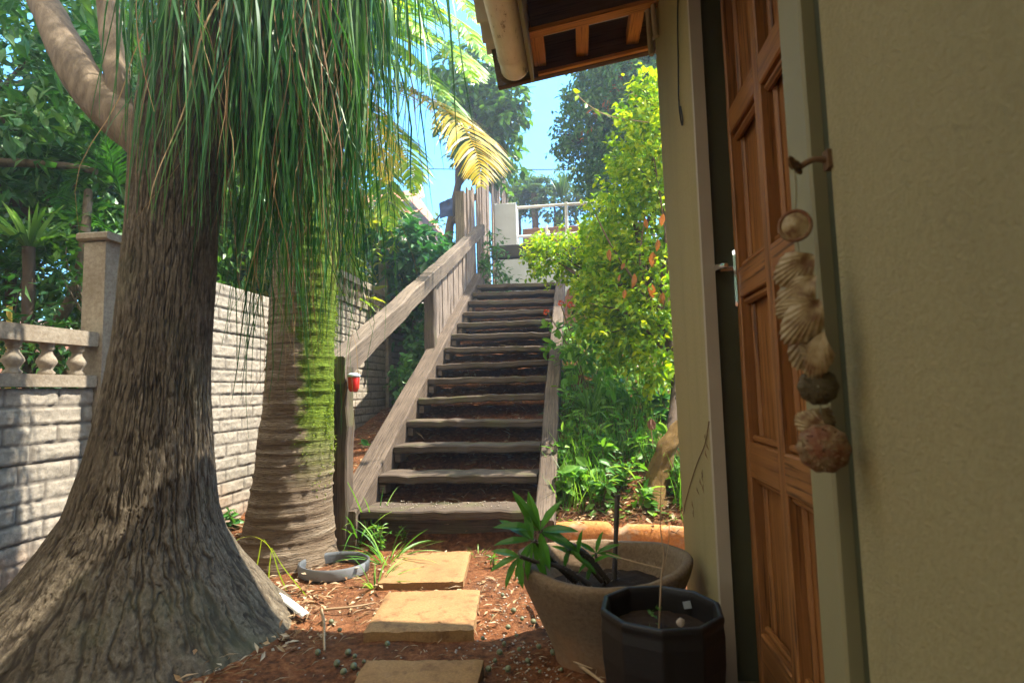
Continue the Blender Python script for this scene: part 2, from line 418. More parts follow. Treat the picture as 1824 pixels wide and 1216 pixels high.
    M['blackpot'] = plain('black_glazed_pot', (.011, .008, .006), .5, .35, 0, .35, 14, .12)
    M['pots'] = plain('dark_potting_soil', (.035, .022, .014), .95, .1, 0, .5, 40, .8)
    s = NT('terracotta_kerb'); o = s.tc.outputs['Object']
    a = s.noise(o, 6, 6, .65); b = s.noise(o, 70, 5, .7)
    col = s.ramp(b, [(.3, (.34, .12, .035)), (.7, (.54, .23, .07))]); col = s.mix(s.ramp(a, [(.52, 0.), (.66, .8)]), col, (.36, .3, .22)); s.bump(b, .6, .006)
    M['kerb'] = s.fin(col, .92, .2)
    M['whitewash'] = plain('whitewashed_block', (.46, .48, .48), .9, .2, 0, .2, 4, .4)
    M['tar'] = plain('tarred_sleeper', (.05, .045, .04), .85, .25, 0, .35, 6, .5)
    M['pipewhite'] = plain('painted_steel_pipe', (.72, .70, .64), .45, .4, 0, .08)
    M['pvc'] = plain('dirty_white_pvc', (.72, .70, .66), .5, .35, 0, .12, 12)
    M['rubber'] = plain('grey_black_rubber', (.07, .075, .08), .6, .35, 0, .4, 18, .2)
    M['ringgrey'] = plain('faded_grey_plastic', (.19, .195, .20), .5, .4, 0, .25, 14)
    M['red'] = plain('red_lantern_glass', (.55, .02, .015), .3, .5, 0, .2)
    M['lid'] = plain('pale_blue_lid', (.5, .56, .6), .5, .4)
    M['cable'] = plain('black_cable', (.015, .015, .015), .6, .3)
    M['conduit'] = plain('beige_conduit', (.36, .30, .2), .7, .3, 0, .15)
    M['nut'] = plain('grey_green_nut', (.13, .14, .075), .55, .35, 0, .5, 20)
    M['stone'] = plain('pale_pebble', (.33, .27, .21), .8, .25, 0, .5, 30)
    M['stick'] = plain('dry_stick', (.34, .23, .13), .85, .2, 0, .3, 30)
    M['twig'] = plain('thin_brown_twig', (.15, .10, .06), .9, .15, 0, .3, 20)
    M['vinebrown'] = plain('dead_vine', (.13, .055, .02), .9, .15, 0, .4, 30)
    M['stem'] = plain('green_brown_stem', (.13, .11, .05), .8, .2, 0, .3, 20)
    M['darktrunk'] = plain('dark_tree_bark', (.085, .06, .042), .92, .15, 0, .4, 14, .6)
    M['stump'] = plain('yellowish_stump_bark', (.15, .09, .03), .9, .15, 0, .7, 26, 1.)
    M['spiny'] = plain('spiny_grey_stem', (.075, .06, .05), .8, .25, 0, .35, 40, .4)
    M['thorn'] = plain('pale_thorn', (.22, .19, .15), .7, .25)
    s = NT('scallop_shell'); o = s.tc.outputs['UV']
    a = s.noise(s.map(s.tc.outputs['Object'], (8, 8, 8)), 6, 5, .6)
    col = s.ramp(a, [(.36, (.13, .055, .016)), (.5, (.27, .18, .075)), (.72, (.42, .32, .17))]); s.bump(a, .4, .004); M['shell'] = s.fin(col, .55, .35)
    M['urchin'] = plain('olive_urchin_shell', (.085, .06, .025), .75, .25, 0, .55, 40, .5)
    s = NT('red_urchin_shell'); o = s.tc.outputs['Object']; a = s.noise(o, 40, 5, .7)
    col = s.ramp(a, [(.42, (.15, .05, .016)), (.7, (.24, .18, .085))]); M['redurchin'] = s.fin(col, .7, .3)
    M['string'] = plain('twine', (.25, .22, .13), .9, .1)
    M['roof'] = plain('terracotta_roof_tiles', (.45, .16, .08), .85, .2, 0, .3, 3)
    M['housewall'] = plain('cream_house_wall', (.55, .46, .36), .85, .2, 0, .12, 2)
    M['window'] = plain('dark_window_glass', (.03, .04, .05), .15, .5)
    M['bluecloth'] = plain('dark_blue_tarp', (.02, .04, .11), .7, .3)
    M['redclay'] = plain('weathered_brick', (.26, .14, .09), .9, .2, 0, .3, 10)
    M['flower'] = leafmat('orange_red_petals', [(.6, .05, .02), (.7, .16, .03), (.65, .03, .05)], .3)
    # leaves
    M['pony'] = leafmat('ponytail_leaves', [(.010, .05, .012), (.018, .09, .02), (.038, .135, .03), (.10, .22, .05)], .35, (1.25, 1.25, .45), .42, .22, 1.2)
    M['ponydry'] = leafmat('dry_ponytail_leaves', [(.14, .075, .03), (.26, .15, .065), (.34, .23, .11)], .2, (1.1, 1, .7), .7, .2)
    M['bush'] = leafmat('lime_bush_leaves', [(.06, .17, .010), (.15, .31, .012), (.28, .44, .016), (.48, .54, .03)], .5, (1.3, 1.2, .35), .45, .35, 1.6)
    M['darkleaf'] = leafmat('dark_tree_leaves', [(.014, .07, .022), (.03, .115, .03), (.055, .17, .04), (.12, .23, .05)], .3, (1.2, 1.3, .5), .4, .45, 1.)
    M['midleaf'] = leafmat('mid_green_leaves', [(.02, .07, .015), (.045, .13, .02), (.10, .22, .03)], .45, None, .4, .4)
    M['herb'] = leafmat('weed_leaves', [(.03, .11, .015), (.075, .22, .025), (.16, .34, .045), (.27, .44, .09)], .45, None, .45, .4)
    M['grassleaf'] = leafmat('strap_grass', [(.05, .14, .025), (.11, .24, .05), (.22, .36, .12)], .4, (1.2, 1.2, .6), .4, .4)
    M['ivy'] = leafmat('ivy_leaves', [(.025, .10, .025), (.05, .17, .035), (.10, .26, .05)], .35, None, .4, .45)
    M['vine'] = leafmat('glossy_vine_leaves', [(.015, .085, .03), (.03, .14, .045), (.06, .22, .065)], .35, None, .3, .6)
    M['palmleaf'] = leafmat('palm_leaflets', [(.07, .19, .010), (.15, .34, .014), (.28, .48, .02), (.44, .52, .03)], .5, (1.35, 1.25, .4), .4, .4, 1.2)
    M['yellowpalm'] = leafmat('yellowing_palm_leaflets', [(.22, .26, .010), (.44, .32, .008), (.52, .36, .015)], .45, (1.25, 1.0, .3), .45, .35)
    M['cycad'] = leafmat('deep_green_fronds', [(.02, .08, .015), (.04, .15, .02), (.07, .24, .03)], .4, None, .4, .4)
    M['banana'] = leafmat('broad_lime_leaves', [(.12, .25, .02), (.26, .38, .03), (.42, .46, .06)], .5, (1.25, 1.15, .4), .4, .4)
    M['dead'] = leafmat('dead_brown_leaves', [(.19, .06, .015), (.33, .12, .03), (.42, .2, .06)], .35, (1.2, .9, .5), .7, .2)
    M['litter'] = leafmat('leaf_litter', [(.10, .05, .022), (.24, .13, .06), (.38, .26, .14), (.46, .36, .24)], .15, (1, 1, 1), .8, .2, 9.)
    M['hillleaf'] = leafmat('far_foliage', [(.03, .085, .03), (.06, .14, .045), (.13, .21, .06)], .4)
    M['euph'] = leafmat('euphorbia_leaves', [(.035, .13, .015), (.07, .21, .02), (.12, .3, .03)], .4, None, .35, .45)
mats()

# ------------------------------------------------------------------ camera, sun, sky
H = .86
cam = bpy.data.cameras.new('camera'); co = bpy.data.objects.new('camera', cam); COL.objects.link(co)
cam.sensor_width = 36; cam.lens = 36 * 1000 / 1824
co.matrix_world = Matrix.Translation((0, 0, H)) @ Matrix.Rotation(R(7), 4, 'Z') @ Matrix.Rotation(R(95), 4, 'X') @ Matrix.Rotation(R(-1.5), 4, 'Z')
cam.clip_start = .02; cam.clip_end = 2000
cam.dof.use_dof = True; cam.dof.focus_distance = 3.6; cam.dof.aperture_fstop = 4.5
scene.camera = co
SUN = Vector((.55, .20, 1.)).normalized()
sd = bpy.data.lights.new('sun', 'SUN'); so = bpy.data.objects.new('sun', sd); COL.objects.link(so)
so.rotation_euler = (-SUN).to_track_quat('-Z', 'Y').to_euler(); so.location = (6, 3, 9)
sd.energy = 2.8; sd.angle = R(.5); sd.color = (1, .93, .80)
w = bpy.data.worlds.new('World'); scene.world = w; w.use_nodes = True
nt = w.node_tree; bg = nt.nodes['Background']; sky = nt.nodes.new('ShaderNodeTexSky')
sky.sky_type = 'NISHITA'; sky.sun_disc = False; sky.sun_elevation = math.asin(SUN.z); sky.sun_rotation = math.atan2(SUN.x, SUN.y)
sky.air_density = 1.0; sky.dust_density = .6; sky.ozone_density = 2.
tn = nt.nodes.new('ShaderNodeMix'); tn.data_type = 'RGBA'; tn.blend_type = 'MULTIPLY'; tn.inputs[0].default_value = 1; tn.inputs[7].default_value = (.21, .60, .85, 1)
nt.links.new(sky.outputs[0], tn.inputs[6])
# added warm broken cloud as fill, unseen behind the photographer; clear blue north
def wn(t, **k):
    nd = nt.nodes.new(t)
    for a, v in k.items():
        i = nd.inputs[int(a[1:])] if a[0] == 'i' and a[1:].isdigit() else nd.inputs[a]
        if isinstance(v, bpy.types.NodeSocket): nt.links.new(v, i)
        else: i.default_value = v
    return nd
wtc = wn('ShaderNodeTexCoord'); wx = wn('ShaderNodeSeparateXYZ', Vector=wtc.outputs['Generated'])
wm = wn('ShaderNodeMapRange', Value=wx.outputs[1]); wm.interpolation_type = 'SMOOTHSTEP'
for i_, v_ in ((1, .42), (2, -.25), (3, 0.), (4, 1.)): wm.inputs[i_].default_value = v_
wz = wn('ShaderNodeTexNoise', Vector=wtc.outputs['Generated'], Scale=2.2, Detail=6.)
wr = nt.nodes.new('ShaderNodeValToRGB'); wr.color_ramp.elements[0].position = .32; wr.color_ramp.elements[1].position = .55
nt.links.new(wz.outputs[0], wr.inputs[0])
wp = nt.nodes.new('ShaderNodeMath'); wp.operation = 'MULTIPLY'; nt.links.new(wm.outputs[0], wp.inputs[0]); nt.links.new(wr.outputs[0], wp.inputs[1])
wk = nt.nodes.new('ShaderNodeMix'); wk.data_type = 'RGBA'; nt.links.new(wp.outputs[0], wk.inputs[0]); nt.links.new(tn.outputs[2], wk.inputs[6]); wk.inputs[7].default_value = (5.0, 4.35, 3.3, 1)
nt.links.new(wk.outputs[2], bg.inputs[0]); bg.inputs[1].default_value = .15
scene.view_settings.view_transform = 'Standard'; scene.view_settings.look = 'None'
scene.view_settings.exposure = 2.7; scene.view_settings.gamma = 1
scene.cycles.max_bounces = 10; scene.cycles.diffuse_bounces = 6; scene.cycles.transmission_bounces = 6; scene.cycles.transparent_max_bounces = 8
scene.cycles.use_denoising = True
try: scene.cycles.denoiser = 'OPENIMAGEDENOISE'
except Exception: pass

# ------------------------------------------------------------------ ground
def gz(x, y):
    x = np.asarray(x, float); y = np.asarray(y, float)
    st = np.clip((y - 3.12) * .526 + .02, 0, 2.15)                       # soil under the steps
    rb = np.where(y > 3.05, .10 + .43 * (y - 3.05), 0); rb = np.minimum(rb, 2.9) * sst(3.04, 3.07, y)
    lf = np.clip((y - 3.4) * .22, 0, 20) * sst(3.2, 3.9, y)
    lf = np.minimum(lf, 1.1)
    top = 2.6 * sst(7.0, 8.6, y)
    wl = sst(-1.28, -1.55, x); wr = sst(-.22, -.16, x)
    z = st * (1 - wl) * (1 - wr) + lf * wl + rb * wr
    far = np.where(x > -1.6, top + np.clip((y - 9) * .11, 0, 6), 0)
    z = np.maximum(z, far * sst(8.2, 9.0, y))
    zl = 1.1 * sst(6, 9, y) + np.clip((y - 9) * .22, 0, 5.2)
    z = np.where((x < -1.6) & (y > 8), np.maximum(z, zl), z)
    return z
def gzs(x, y): return float(gz(np.array([x]), np.array([y]))[0])
xs = np.unique(np.concatenate([np.linspace(-2.6, 1.6, 150), np.linspace(-12, 12, 60), np.linspace(-60, 60, 40), [-120, -90, 90, 120]]))
ys = np.unique(np.concatenate([np.linspace(.6, 5, 190), np.linspace(5, 10, 80), np.linspace(-6, .6, 20), np.linspace(10, 60, 50), [-120, -70, -30, 90, 120]]))
X, Y = np.meshgrid(xs, ys, indexing='ij')
Z = gz(X, Y) + (fbm(X * 2.2, Y * 2.2, 0, 4) * .05 + fbm(X * 14, Y * 14, 3, 3) * .022) * (np.abs(X) < 12) * (Y < 20)
mb = MB(); grid(mb, np.stack([X, Y, Z], -1))
mb.F = [(f[:, ::-1], s) for f, s in mb.F] if False else mb.F
tag(mb.obj('ground', M['soil']), kind='structure')

# paving slabs
def slab(cx, cy, sx, sy, rot, top, label):
    c, s_ = math.cos(rot), math.sin(rot)
    mb = MB(); n = 26
    u = np.linspace(-1, 1, n)
    U, W = np.meshgrid(u, u, indexing='ij')
    ex = np.sign(U) * np.abs(U) ** .98 * sx / 2 + fbm(U * 3 + cx * 9, W * 3, 1) * .018
    ey = W * sy / 2 + fbm(U * 3, W * 3 + cy * 7, 5) * .018
    edge = np.maximum(np.abs(U), np.abs(W))
    z = top + fbm(U * 5, W * 5, cx * 3, 3) * .006 - .003 * sst(.95, 1, edge) - .006 * sst(.985, 1, edge) * vnoise(U * 12, W * 12, 2)
    P = np.stack([cx + ex * c - ey * s_, cy + ex * s_ + ey * c, z], -1)
    grid(mb, P)
    ring = np.concatenate([P[:, 0], P[-1, 1:], P[::-1, -1][1:], P[0, ::-1][1:]])
    low = ring.copy(); low[:, 2] = top - .07; k = len(ring)
    V = np.concatenate([ring, low]); i = np.arange(k - 1)
    mb.add(V, np.stack([i, i + k, i + k + 1, i + 1], 1)[:, ::-1])
    tag(mb.obj('paving_slab', M['slab']), label, 'paving slab', 'square paving slabs leading to the steps')
slab(-.765, 2.705, .375, .46, R(7), .038, 'sandy paving slab lying nearest the wooden steps, streaked with fine leaf shadows')
slab(-.625, 2.185, .385, .40, R(7), .036, 'middle sandy paving slab, sunlit but shaded along its front edge')
slab(-.505, 1.60, .365, .37, R(5), .034, 'sandy paving slab nearest the viewer, wholly in shade at the bottom edge')

# ------------------------------------------------------------------ staircase
st = thing('staircase', 'weathered timber garden staircase with open treads and a thick sloping handrail', 'staircase', (-.77, 3.0, 0))
TX0, TX1 = -1.27, -.285
for i in range(14):
    y = 3.10 + .29 * i; z = .21 + .1525 * i
    mb = MB(); dz = rng.normal(0, .009); dr = rng.normal(0, .009)
    beam(mb, (TX0 + .002, y + .125, z - .028 + dz), (TX1 - .002, y + .125, z - .028 + dr), .25, .052, bev=.009, nseg=16, jit=.0035)
    mb.obj('tread', M['tread'], st)
SL = .1525 / .29
for x, y0 in ((-1.352, 3.06), (-.225, 3.0)):
    mb = MB()
    zt_ = lambda y: .235 + SL * (y - 3.10) - .12
    beam(mb, (x, y0, zt_(y0)), (x, 7.25, zt_(7.25)), 0.105 if x > -1 else .15, .24, bev=.008, nseg=26, jit=.002, plumb=True)
    beam(mb, (x, y0 + .002, -.1), (x, y0 + .002, zt_(y0) - .118), .10, .05, up=(0, 1, 0), bev=.004)
    mb.obj('stringer', M['stringer'], st)
for i in range(14):                                                  # cleats carrying the treads
    y = 3.10 + .29 * i; z = .21 + .1525 * i
    for x in (TX0 + .02, TX1 - .02):
        if x < -1:
            mb = MB(); box(mb, (x - .018, y + .02, z - .115), (x + .02, y + .24, z - .058), .004); mb.obj('cleat', M['wood'], st)
mb = MB(); box(mb, (TX0, 3.19, -.05), (TX1, 3.23, .145), .006); mb.obj('riser_board', M['tread'], st)
mb = MB()
beam(mb, (-1.38, 3.02, 1.0), (-1.36, 7.75, 1.02 + .457 * 4.69), .115, .155, bev=.010, nseg=26, jit=.0025, plumb=True)
mb.obj('handrail', M['wood'], st)
for (x, y, zb, zt, w_) in ((-1.372, 3.09, -.1, 1.02, .105), (-1.40, 5.12, .45, 1.90, .10)):
    mb = MB(); beam(mb, (x, y, zb), (x - .0, y, zt), w_, w_, up=(0, 1, 0), bev=.008, nseg=10, jit=.003); mb.obj('post', M['tread'], st)
for i in range(17):                                                  # boards filling the upper half under the rail
    y = 5.32 + i * .125; x = -1.385
    zt = 1.02 + .457 * (y - 3.06) - .05; zb = .255 + SL * (y - 3.10) - .16
    mb = MB(); beam(mb, (x + rng.normal(0, .004), y, zb), (x + rng.normal(0, .006), y + rng.normal(0, .006), zt), .11, .022, up=(1, 0, 0), bev=.003, nseg=6, jit=.0015)
    mb.obj('infill_board', M['plank'], st)

# tall plank fence at the head of the steps
pf = thing('plank_fence', 'tall weathered grey plank fence rising beside the top of the steps', 'fence', (-1.4, 7.8, 1.5))
k = 0; y = 6.95
while y < 10.6:
    wd = rng.uniform(.10, .17)
    zt = float(np.interp(y, [6.9, 7.4, 8.2, 8.7, 9.4, 10.6], [3.42, 3.62, 4.15, 4.72, 4.78, 4.9])) + rng.normal(0, .07)
    xx = -1.40 + .02 * (y - 7.4) + rng.normal(0, .008)
    mb = MB(); beam(mb, (xx, y + wd / 2, 1.2), (xx + rng.normal(0, .02), y + wd / 2 + rng.normal(0, .01), zt), wd - .012, .024, up=(1, 0, 0), bev=.003, nseg=8, jit=.002)
    mb.obj('plank', M['plank'], pf); y += wd
mb = MB(); beam(mb, (-1.45, 6.86, 1.3), (-1.46, 6.86, 3.40), .12, .12, up=(0, 1, 0), bev=.006, nseg=8, jit=.003); mb.obj('post', M['plank'], pf)
mb = MB(); beam(mb, (-1.43, 6.86, 3.0), (-1.43, 7.5, 3.05), .04, .09); mb.obj('rail', M['plank'], pf)

# terrace wall, sleeper and pier at the top
tw = thing('terrace_wall', 'low whitewashed block wall under a tarred beam above the top step', 'wall', (-.6, 8.3, 2.1))
mb = MB(); box(mb, (-1.25, 8.30, 1.9), (-.64, 8.44, 2.84), .006); mb.obj('wall_panel', M['whitewash'], tw)
mb = MB(); box(mb, (-.57, 8.32, 1.9), (.75, 8.44, 2.84), .006); mb.obj('wall_panel', M['whitewash'], tw)
mb = MB(); box(mb, (-.655, 8.24, 2.66), (-.545, 8.46, 2.87), .015); box(mb, (-.637, 8.31, 1.9), (-.573, 8.45, 2.655)); mb.obj('joint_post', M['whitewash'], tw)
mb = MB(); beam(mb, (-1.3, 8.38, 2.965), (.85, 8.38, 2.955), .2, .19, bev=.012, nseg=16, jit=.003); mb.obj('cap_beam', M['tar'], tw)
mb = MB(); box(mb, (-1.34, 9.0, 2.6), (-.985, 9.36, 3.955), .012)
tag(mb.obj('gate_pier', M['whitewash']), 'square whitewashed pier with a bright sunlit side standing above the terrace wall', 'pier')
rl = thing('pipe_railing', 'white pipe railing running from the pier behind the lime green bush', 'railing', (-.3, 9.2, 2.7))
for z in (3.93, 3.43):
    mb = MB(); tube(mb, [(-.985, 9.2, z), (1.3, 9.2, z)], .026, 10); mb.obj('rail', M['pipewhite'], rl)
for x in (-.16, .55, 1.25):
    mb = MB(); tube(mb, [(x, 9.2, 2.6), (x, 9.2, 3.97)], .028, 10); mb.obj('upright', M['pipewhite'], rl)
mb = MB(); tube(mb, [(-.5, 9.2, 3.2), (-.5, 9.2, 3.6)], .02, 8); mb.obj('upright', M['pipewhite'], rl)
mb = MB(); box(mb, (-1.0, 10.2, 2.6), (1.2, 10.36, 3.86), .01); box(mb, (-.95, 10.17, 3.52), (-.1, 10.2, 3.76), .004)
tag(mb.obj('low_brick_wall', M['redclay']), 'low weathered brick wall seen through the white pipe railing', 'wall')

# ------------------------------------------------------------------ precast boundary wall on the left
FX = -2.36
def set_attr(o, name, vals):
    a = o.data.attributes.new(name, 'FLOAT', 'POINT'); a.data.foreach_set('value', np.asarray(vals, np.float32))
def brick_panel(parent, y0, y1, z0, z1, seed):
    n = int((y1 - y0) / .009); m = int((z1 - z0) / .008)
    yy = np.linspace(y0, y1, n); zz = np.linspace(z0, z1, m)
    Yg, Zg = np.meshgrid(yy, zz, indexing='ij')
    rows = max(1, round((z1 - z0) / .079)); rh = (z1 - z0) / rows
    r = np.floor((Zg - z0 - 1e-6) / rh); fz = (Zg - z0) / rh - r
    off = (r % 2) * .5 + seed * .31
    q = (Yg - y0) / .245 + off; fy = q - np.floor(q)
    dz = np.minimum(fz, 1 - fz) * rh; dy = np.minimum(fy, 1 - fy) * .245
    e = np.minimum(dz, dy) + (vnoise(Yg * 60, Zg * 60, seed) - .5) * .004
    face = sst(.002, .011, e)
    rock = fbm(Yg * 16 + seed * 5, Zg * 30, r * .37 + seed, 4) * .013 + fbm(Yg * 60, Zg * 70, seed, 2) * .006
    Xg = FX + .004 + face * (.008 + rock + .006 * (vnoise(np.floor(q) * 3.1, r * 1.7, seed) - .5))
    mb = MB(); grid(mb, np.stack([Xg, Yg, Zg], -1)[:, ::1])
    mb.F = [(f, s_) for f, s_ in mb.F]
    box(mb, (FX - .045, y0, z0), (FX + .001, y1, z1))
    o = mb.obj('brick_panel', M['precast'], parent)
    v = np.zeros(len(o.data.vertices)); v[:n * m] = (1 - face).ravel(); set_attr(o, 'joint', v)
def baluster_panel(parent, y0, y1, z0, z1):
    mb = MB(); box(mb, (FX - .05, y0, z0), (FX + .03, y1, z0 + .055), .006); o = mb.obj('bottom_rail', M['post'], parent)
    mb = MB(); box(mb, (FX - .05, y0, z1 - .07), (FX + .03, y1, z1), .008); mb.obj('top_rail', M['post'], parent)
    n = int((y1 - y0) / .145); h = z1 - z0 - .125
    for i in range(n):
        y = y0 + (i + .5) * (y1 - y0) / n
        pr = [(.030, 0), (.034, .06), (.022, .16), (.030, .26), (.040, .40), (.036, .5), (.022, .66), (.020, .78), (.030, .84), (.026, .9), (.034, 1)]
        mb = MB(); lathe(mb, [(a, z0 + .055 + b * h) for a, b in pr], (FX - .01, y, 0), 14); mb.obj('baluster', M['post'], parent)
pw = thing('precast_wall', 'stepped precast concrete boundary wall of imitation brick panels with baluster panels', 'wall', (FX, 3.0, 0))
sd_ = 0
def stack(y0, y1, zb, zt):
    global sd_
    n = round((zt - zb) / .31); h = (zt - zb) / n
    for i in range(n):
        brick_panel(pw, y0, y1, zb + i * h + .0015, zb + (i + 1) * h - .0015, sd_); sd_ += 1
stack(.35, 2.455, -.05, .925); baluster_panel(pw, .35, 2.455, .93, 1.195)
stack(2.575, 4.50, -.02, 1.62)
stack(4.62, 6.545, .15, 1.79); baluster_panel(pw, 4.62, 6.545, 1.795, 2.10)
stack(6.665, 8.60, .5, 2.12)
for y, zt in ((.29, 1.66), (2.515, 1.655), (4.56, 2.12), (6.605, 2.60), (8.66, 2.7)):
    mb = MB(); box(mb, (FX - .075, y - .055, -.2), (FX + .045, y + .055, zt), .008)
    p = mb.obj('post', M['post'], pw)
    mb = MB(); box(mb, (FX - .10, y - .078, zt + .001), (FX + .07, y + .078, zt + .04), .008); mb.obj('cap', M['post'], p)
# ------------------------------------------------------------------ sight lines from the camera, used to find real positions on real planes
CM = np.array(co.matrix_world.to_3x3()); CO = np.array([0, 0, H])
def ray(px, py): return CM @ np.array([(px - 912) / 1000., -(py - 608) / 1000., -1.])
def at_x(px, py, v): r = ray(px, py); return CO + r * (v / r[0])
def at_y(px, py, v): r = ray(px, py); return CO + r * (v / r[1])
def at_z(px, py, v): r = ray(px, py); return CO + r * ((v - H) / r[2])

# ------------------------------------------------------------------ the house on the right
WX = .36
hs = thing('house', 'olive plastered house with a panelled wooden side door under a low eave', 'house', (WX, 1.4, 0))
def hexa(mb, b, t):
    V = np.array(list(b) + list(t), float)
    fs = [(3, 2, 1, 0), (4, 5, 6, 7), (0, 1, 5, 4), (1, 2, 6, 5), (2, 3, 7, 6), (3, 0, 4, 7)]
    for f in fs: mb.add(V[list(f)], np.arange(4)[None])
mb = MB()
hexa(mb, [(WX, -4, -.3), (.52, -4, -.3), (.52, .825, -.3), (WX, .825, -.3)], [(WX, -4, 2.56), (.52, -4, 2.56), (.52, .815, 2.56), (WX, .815, 2.56)])
hexa(mb, [(.40, .826, -.3), (.52, .826, -.3), (.52, .972, -.3), (.40, .972, -.3)], [(.40, .816, 2.56), (.52, .816, 2.56), (.52, .972, 2.56), (.40, .972, 2.56)])
mb.obj('wall', M['plaster'], hs)
mb = MB()
hexa(mb, [(WX, 1.70, -.3), (.56, 1.70, -.3), (.56, 2.21, -.3), (WX, 2.21, -.3)], [(WX, 1.665, 2.56), (.56, 1.665, 2.56), (.56, 2.33, 2.56), (WX, 2.33, 2.56)])
hexa(mb, [(.562, 2.06, -.3), (4.6, 2.06, -.3), (4.6, 2.21, -.3), (.562, 2.21, -.3)], [(.562, 2.18, 2.56), (4.6, 2.18, 3.1), (4.6, 2.33, 3.1), (.562, 2.33, 2.56)])
mb.obj('wall', M['plaster'], hs)
mb = MB(); box(mb, (WX, .974, 2.14), (.52, 1.664, 2.56)); mb.obj('lintel', M['plaster'], hs)
mb = MB(); box(mb, (WX + .03, .974, -.2), (.60, 1.69, .045), .006); mb.obj('threshold', M['post'], hs)
# door frame: thin grey reveal strip, dark green rebate, grey proud jamb on the near side
mb = MB(); hexa(mb, [(WX - .002, 1.672, 0), (.392, 1.672, 0), (.392, 1.699, 0), (WX - .002, 1.699, 0)], [(WX - .002, 1.645, 2.12), (.392, 1.645, 2.12), (.392, 1.666, 2.12), (WX - .002, 1.666, 2.12)])
mb.obj('reveal_strip', M['strip'], hs)
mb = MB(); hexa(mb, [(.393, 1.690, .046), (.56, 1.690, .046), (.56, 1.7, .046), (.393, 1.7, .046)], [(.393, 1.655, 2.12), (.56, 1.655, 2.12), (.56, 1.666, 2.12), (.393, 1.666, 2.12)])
fr = mb.obj('frame_and_shade_strip', M['darkframe_and_shade'], hs)
mb = MB(); beam(mb, (.376, .917, .02), (.376, .912, 2.2), .046, .084, up=(0, 1, 0), bev=.004, nseg=10, jit=.0006); mb.obj('door_jamb', M['greypaint'], hs)
mb = MB(); hexa(mb, [(.375, .827, .0), (.399, .827, .0), (.399, .874, .0), (.375, .874, .0)], [(.375, .817, 2.2), (.399, .817, 2.2), (.399, .869, 2.2), (.375, .869, 2.2)]); mb.obj('frame_and_shade_strip', M['darkframe_and_shade'], hs)  # dark strip painting the shade inside the jamb groove, not a frame part
# door leaf
DXF = .452
mb = MB()
def vert(y0, y1): beam(mb, (DXF + .03, (y0 + y1) / 2, .05), (DXF + .03, (y0 + y1) / 2, 2.10), .06, y1 - y0, up=(0, 1, 0), bev=.004, nseg=12, jit=.0003)
YS = [(1.648, 1.689), (1.373, 1.417), (.99, 1.058)]
for a, b in YS: vert(a, b)
ZR = [(.05, .19), (.605, .70), (1.105, 1.19), (1.585, 1.66), (2.05, 2.10)]
for (z0, z1) in ZR:
    for (a, b) in ((1.058, 1.373), (1.417, 1.648)):
        beam(mb, (DXF + .0305, a, (z0 + z1) / 2), (DXF + .0305, b, (z0 + z1) / 2), .059, z1 - z0, bev=.004)
dr = mb.obj('door', M['door'], hs)
for (z0, z1) in zip([r[1] for r in ZR[:-1]], [r[0] for r in ZR[1:]]):
    for (a, b) in ((1.058, 1.373), (1.417, 1.648)):
        mb = MB()
        beam(mb, (DXF + .046, (a + b) / 2, z0), (DXF + .046, (a + b) / 2, z1), .014, b - a, up=(0, 1, 0), bev=0)
        mb.obj('door_panel', M['door'], dr)
        mb = MB(); e = .010
        for q, (p0, p1) in enumerate((((a, z0 + e), (b, z0 + e)), ((a, z1 - e), (b, z1 - e)), ((a + e, z0), (a + e, z1)), ((b - e, z0), (b - e, z1)))):
            beam(mb, (DXF + (.038 if q > 1 else .022), p0[0], p0[1]), (DXF + (.038 if q > 1 else .022), p1[0], p1[1]), .02, .016, up=(.5, .5, .7) if q > 1 else (.7, 0, .7), bev=.007)
        mb.obj('moulding', M['door'], dr)
mb = MB()
hy = 1.672
pl = [(0, -.085), (.012, -.083), (.016, -.07), (.016, .07), (.012, .083), (0, .085)]
V = [];
for s_ in (0, 1):
    for (a, b) in pl + [(-x_, y_) for x_, y_ in pl[::-1][1:-1]]: V.append((DXF - .002 - .006 * s_, hy + a * (1 - .25 * s_), 1.165 + b * (1 - .04 * s_)))
k = len(V) // 2; i = np.arange(k); mb.add(V, [np.stack([i, (i + 1) % k, (i + 1) % k + k, i + k], 1), np.arange(k, 2 * k)[None]])
tube(mb, [(DXF - .004, hy, 1.195), (DXF - .03, hy, 1.195), (DXF - .05, hy + .002, 1.195)], [.010, .009, .009], 12)
tube(mb, bez([(DXF - .047, hy + .006, 1.195), (DXF - .055, hy - .02, 1.196), (DXF - .055, hy - .06, 1.192), (DXF - .05, hy - .10, 1.186)], 10), [.010, .011, .0105, .010, .0095, .009, .009, .009, .0085, .006], 12)
mb.obj('handle', M['chrome'], dr)
mb = MB(); box(mb, (.41, 1.6775, 1.135), (.44, 1.682, 1.16), .001); mb.obj('strike_plate', M['brass'], fr)
# eave
def rz(x): return 2.475 + .149 * (x + .35)
n = 300
yy = np.linspace(-4, 2.565, 520); xx = np.linspace(-.40, 4.7, 12)
Xg, Yg = np.meshgrid(xx, yy, indexing='ij')
Zt = rz(Xg) + .022 * np.sin(Yg * 2 * PI / .146) + .026
mb = MB(); grid(mb, np.stack([Xg, Yg, Zt + .008], -1)); grid(mb, np.stack([Xg, Yg, Zt], -1)[:, ::-1]); mb.obj('roof', M['sheet'], hs)
mb = MB(); beam(mb, (-.355, 2.515, rz(-.355) - .1), (4.6, 2.515, rz(4.6) - .1), .032, .195, bev=.004, nseg=20, jit=.0008); mb.obj('barge_board', M['barge'], hs)
for x in (-.14, .055, .285):
    mb = MB(); beam(mb, (x, 2.228, rz(x) - .135), (x, 2.497, rz(x) - .115), .055, .06, bev=.003); mb.obj('noggin', M['rafter'], hs)
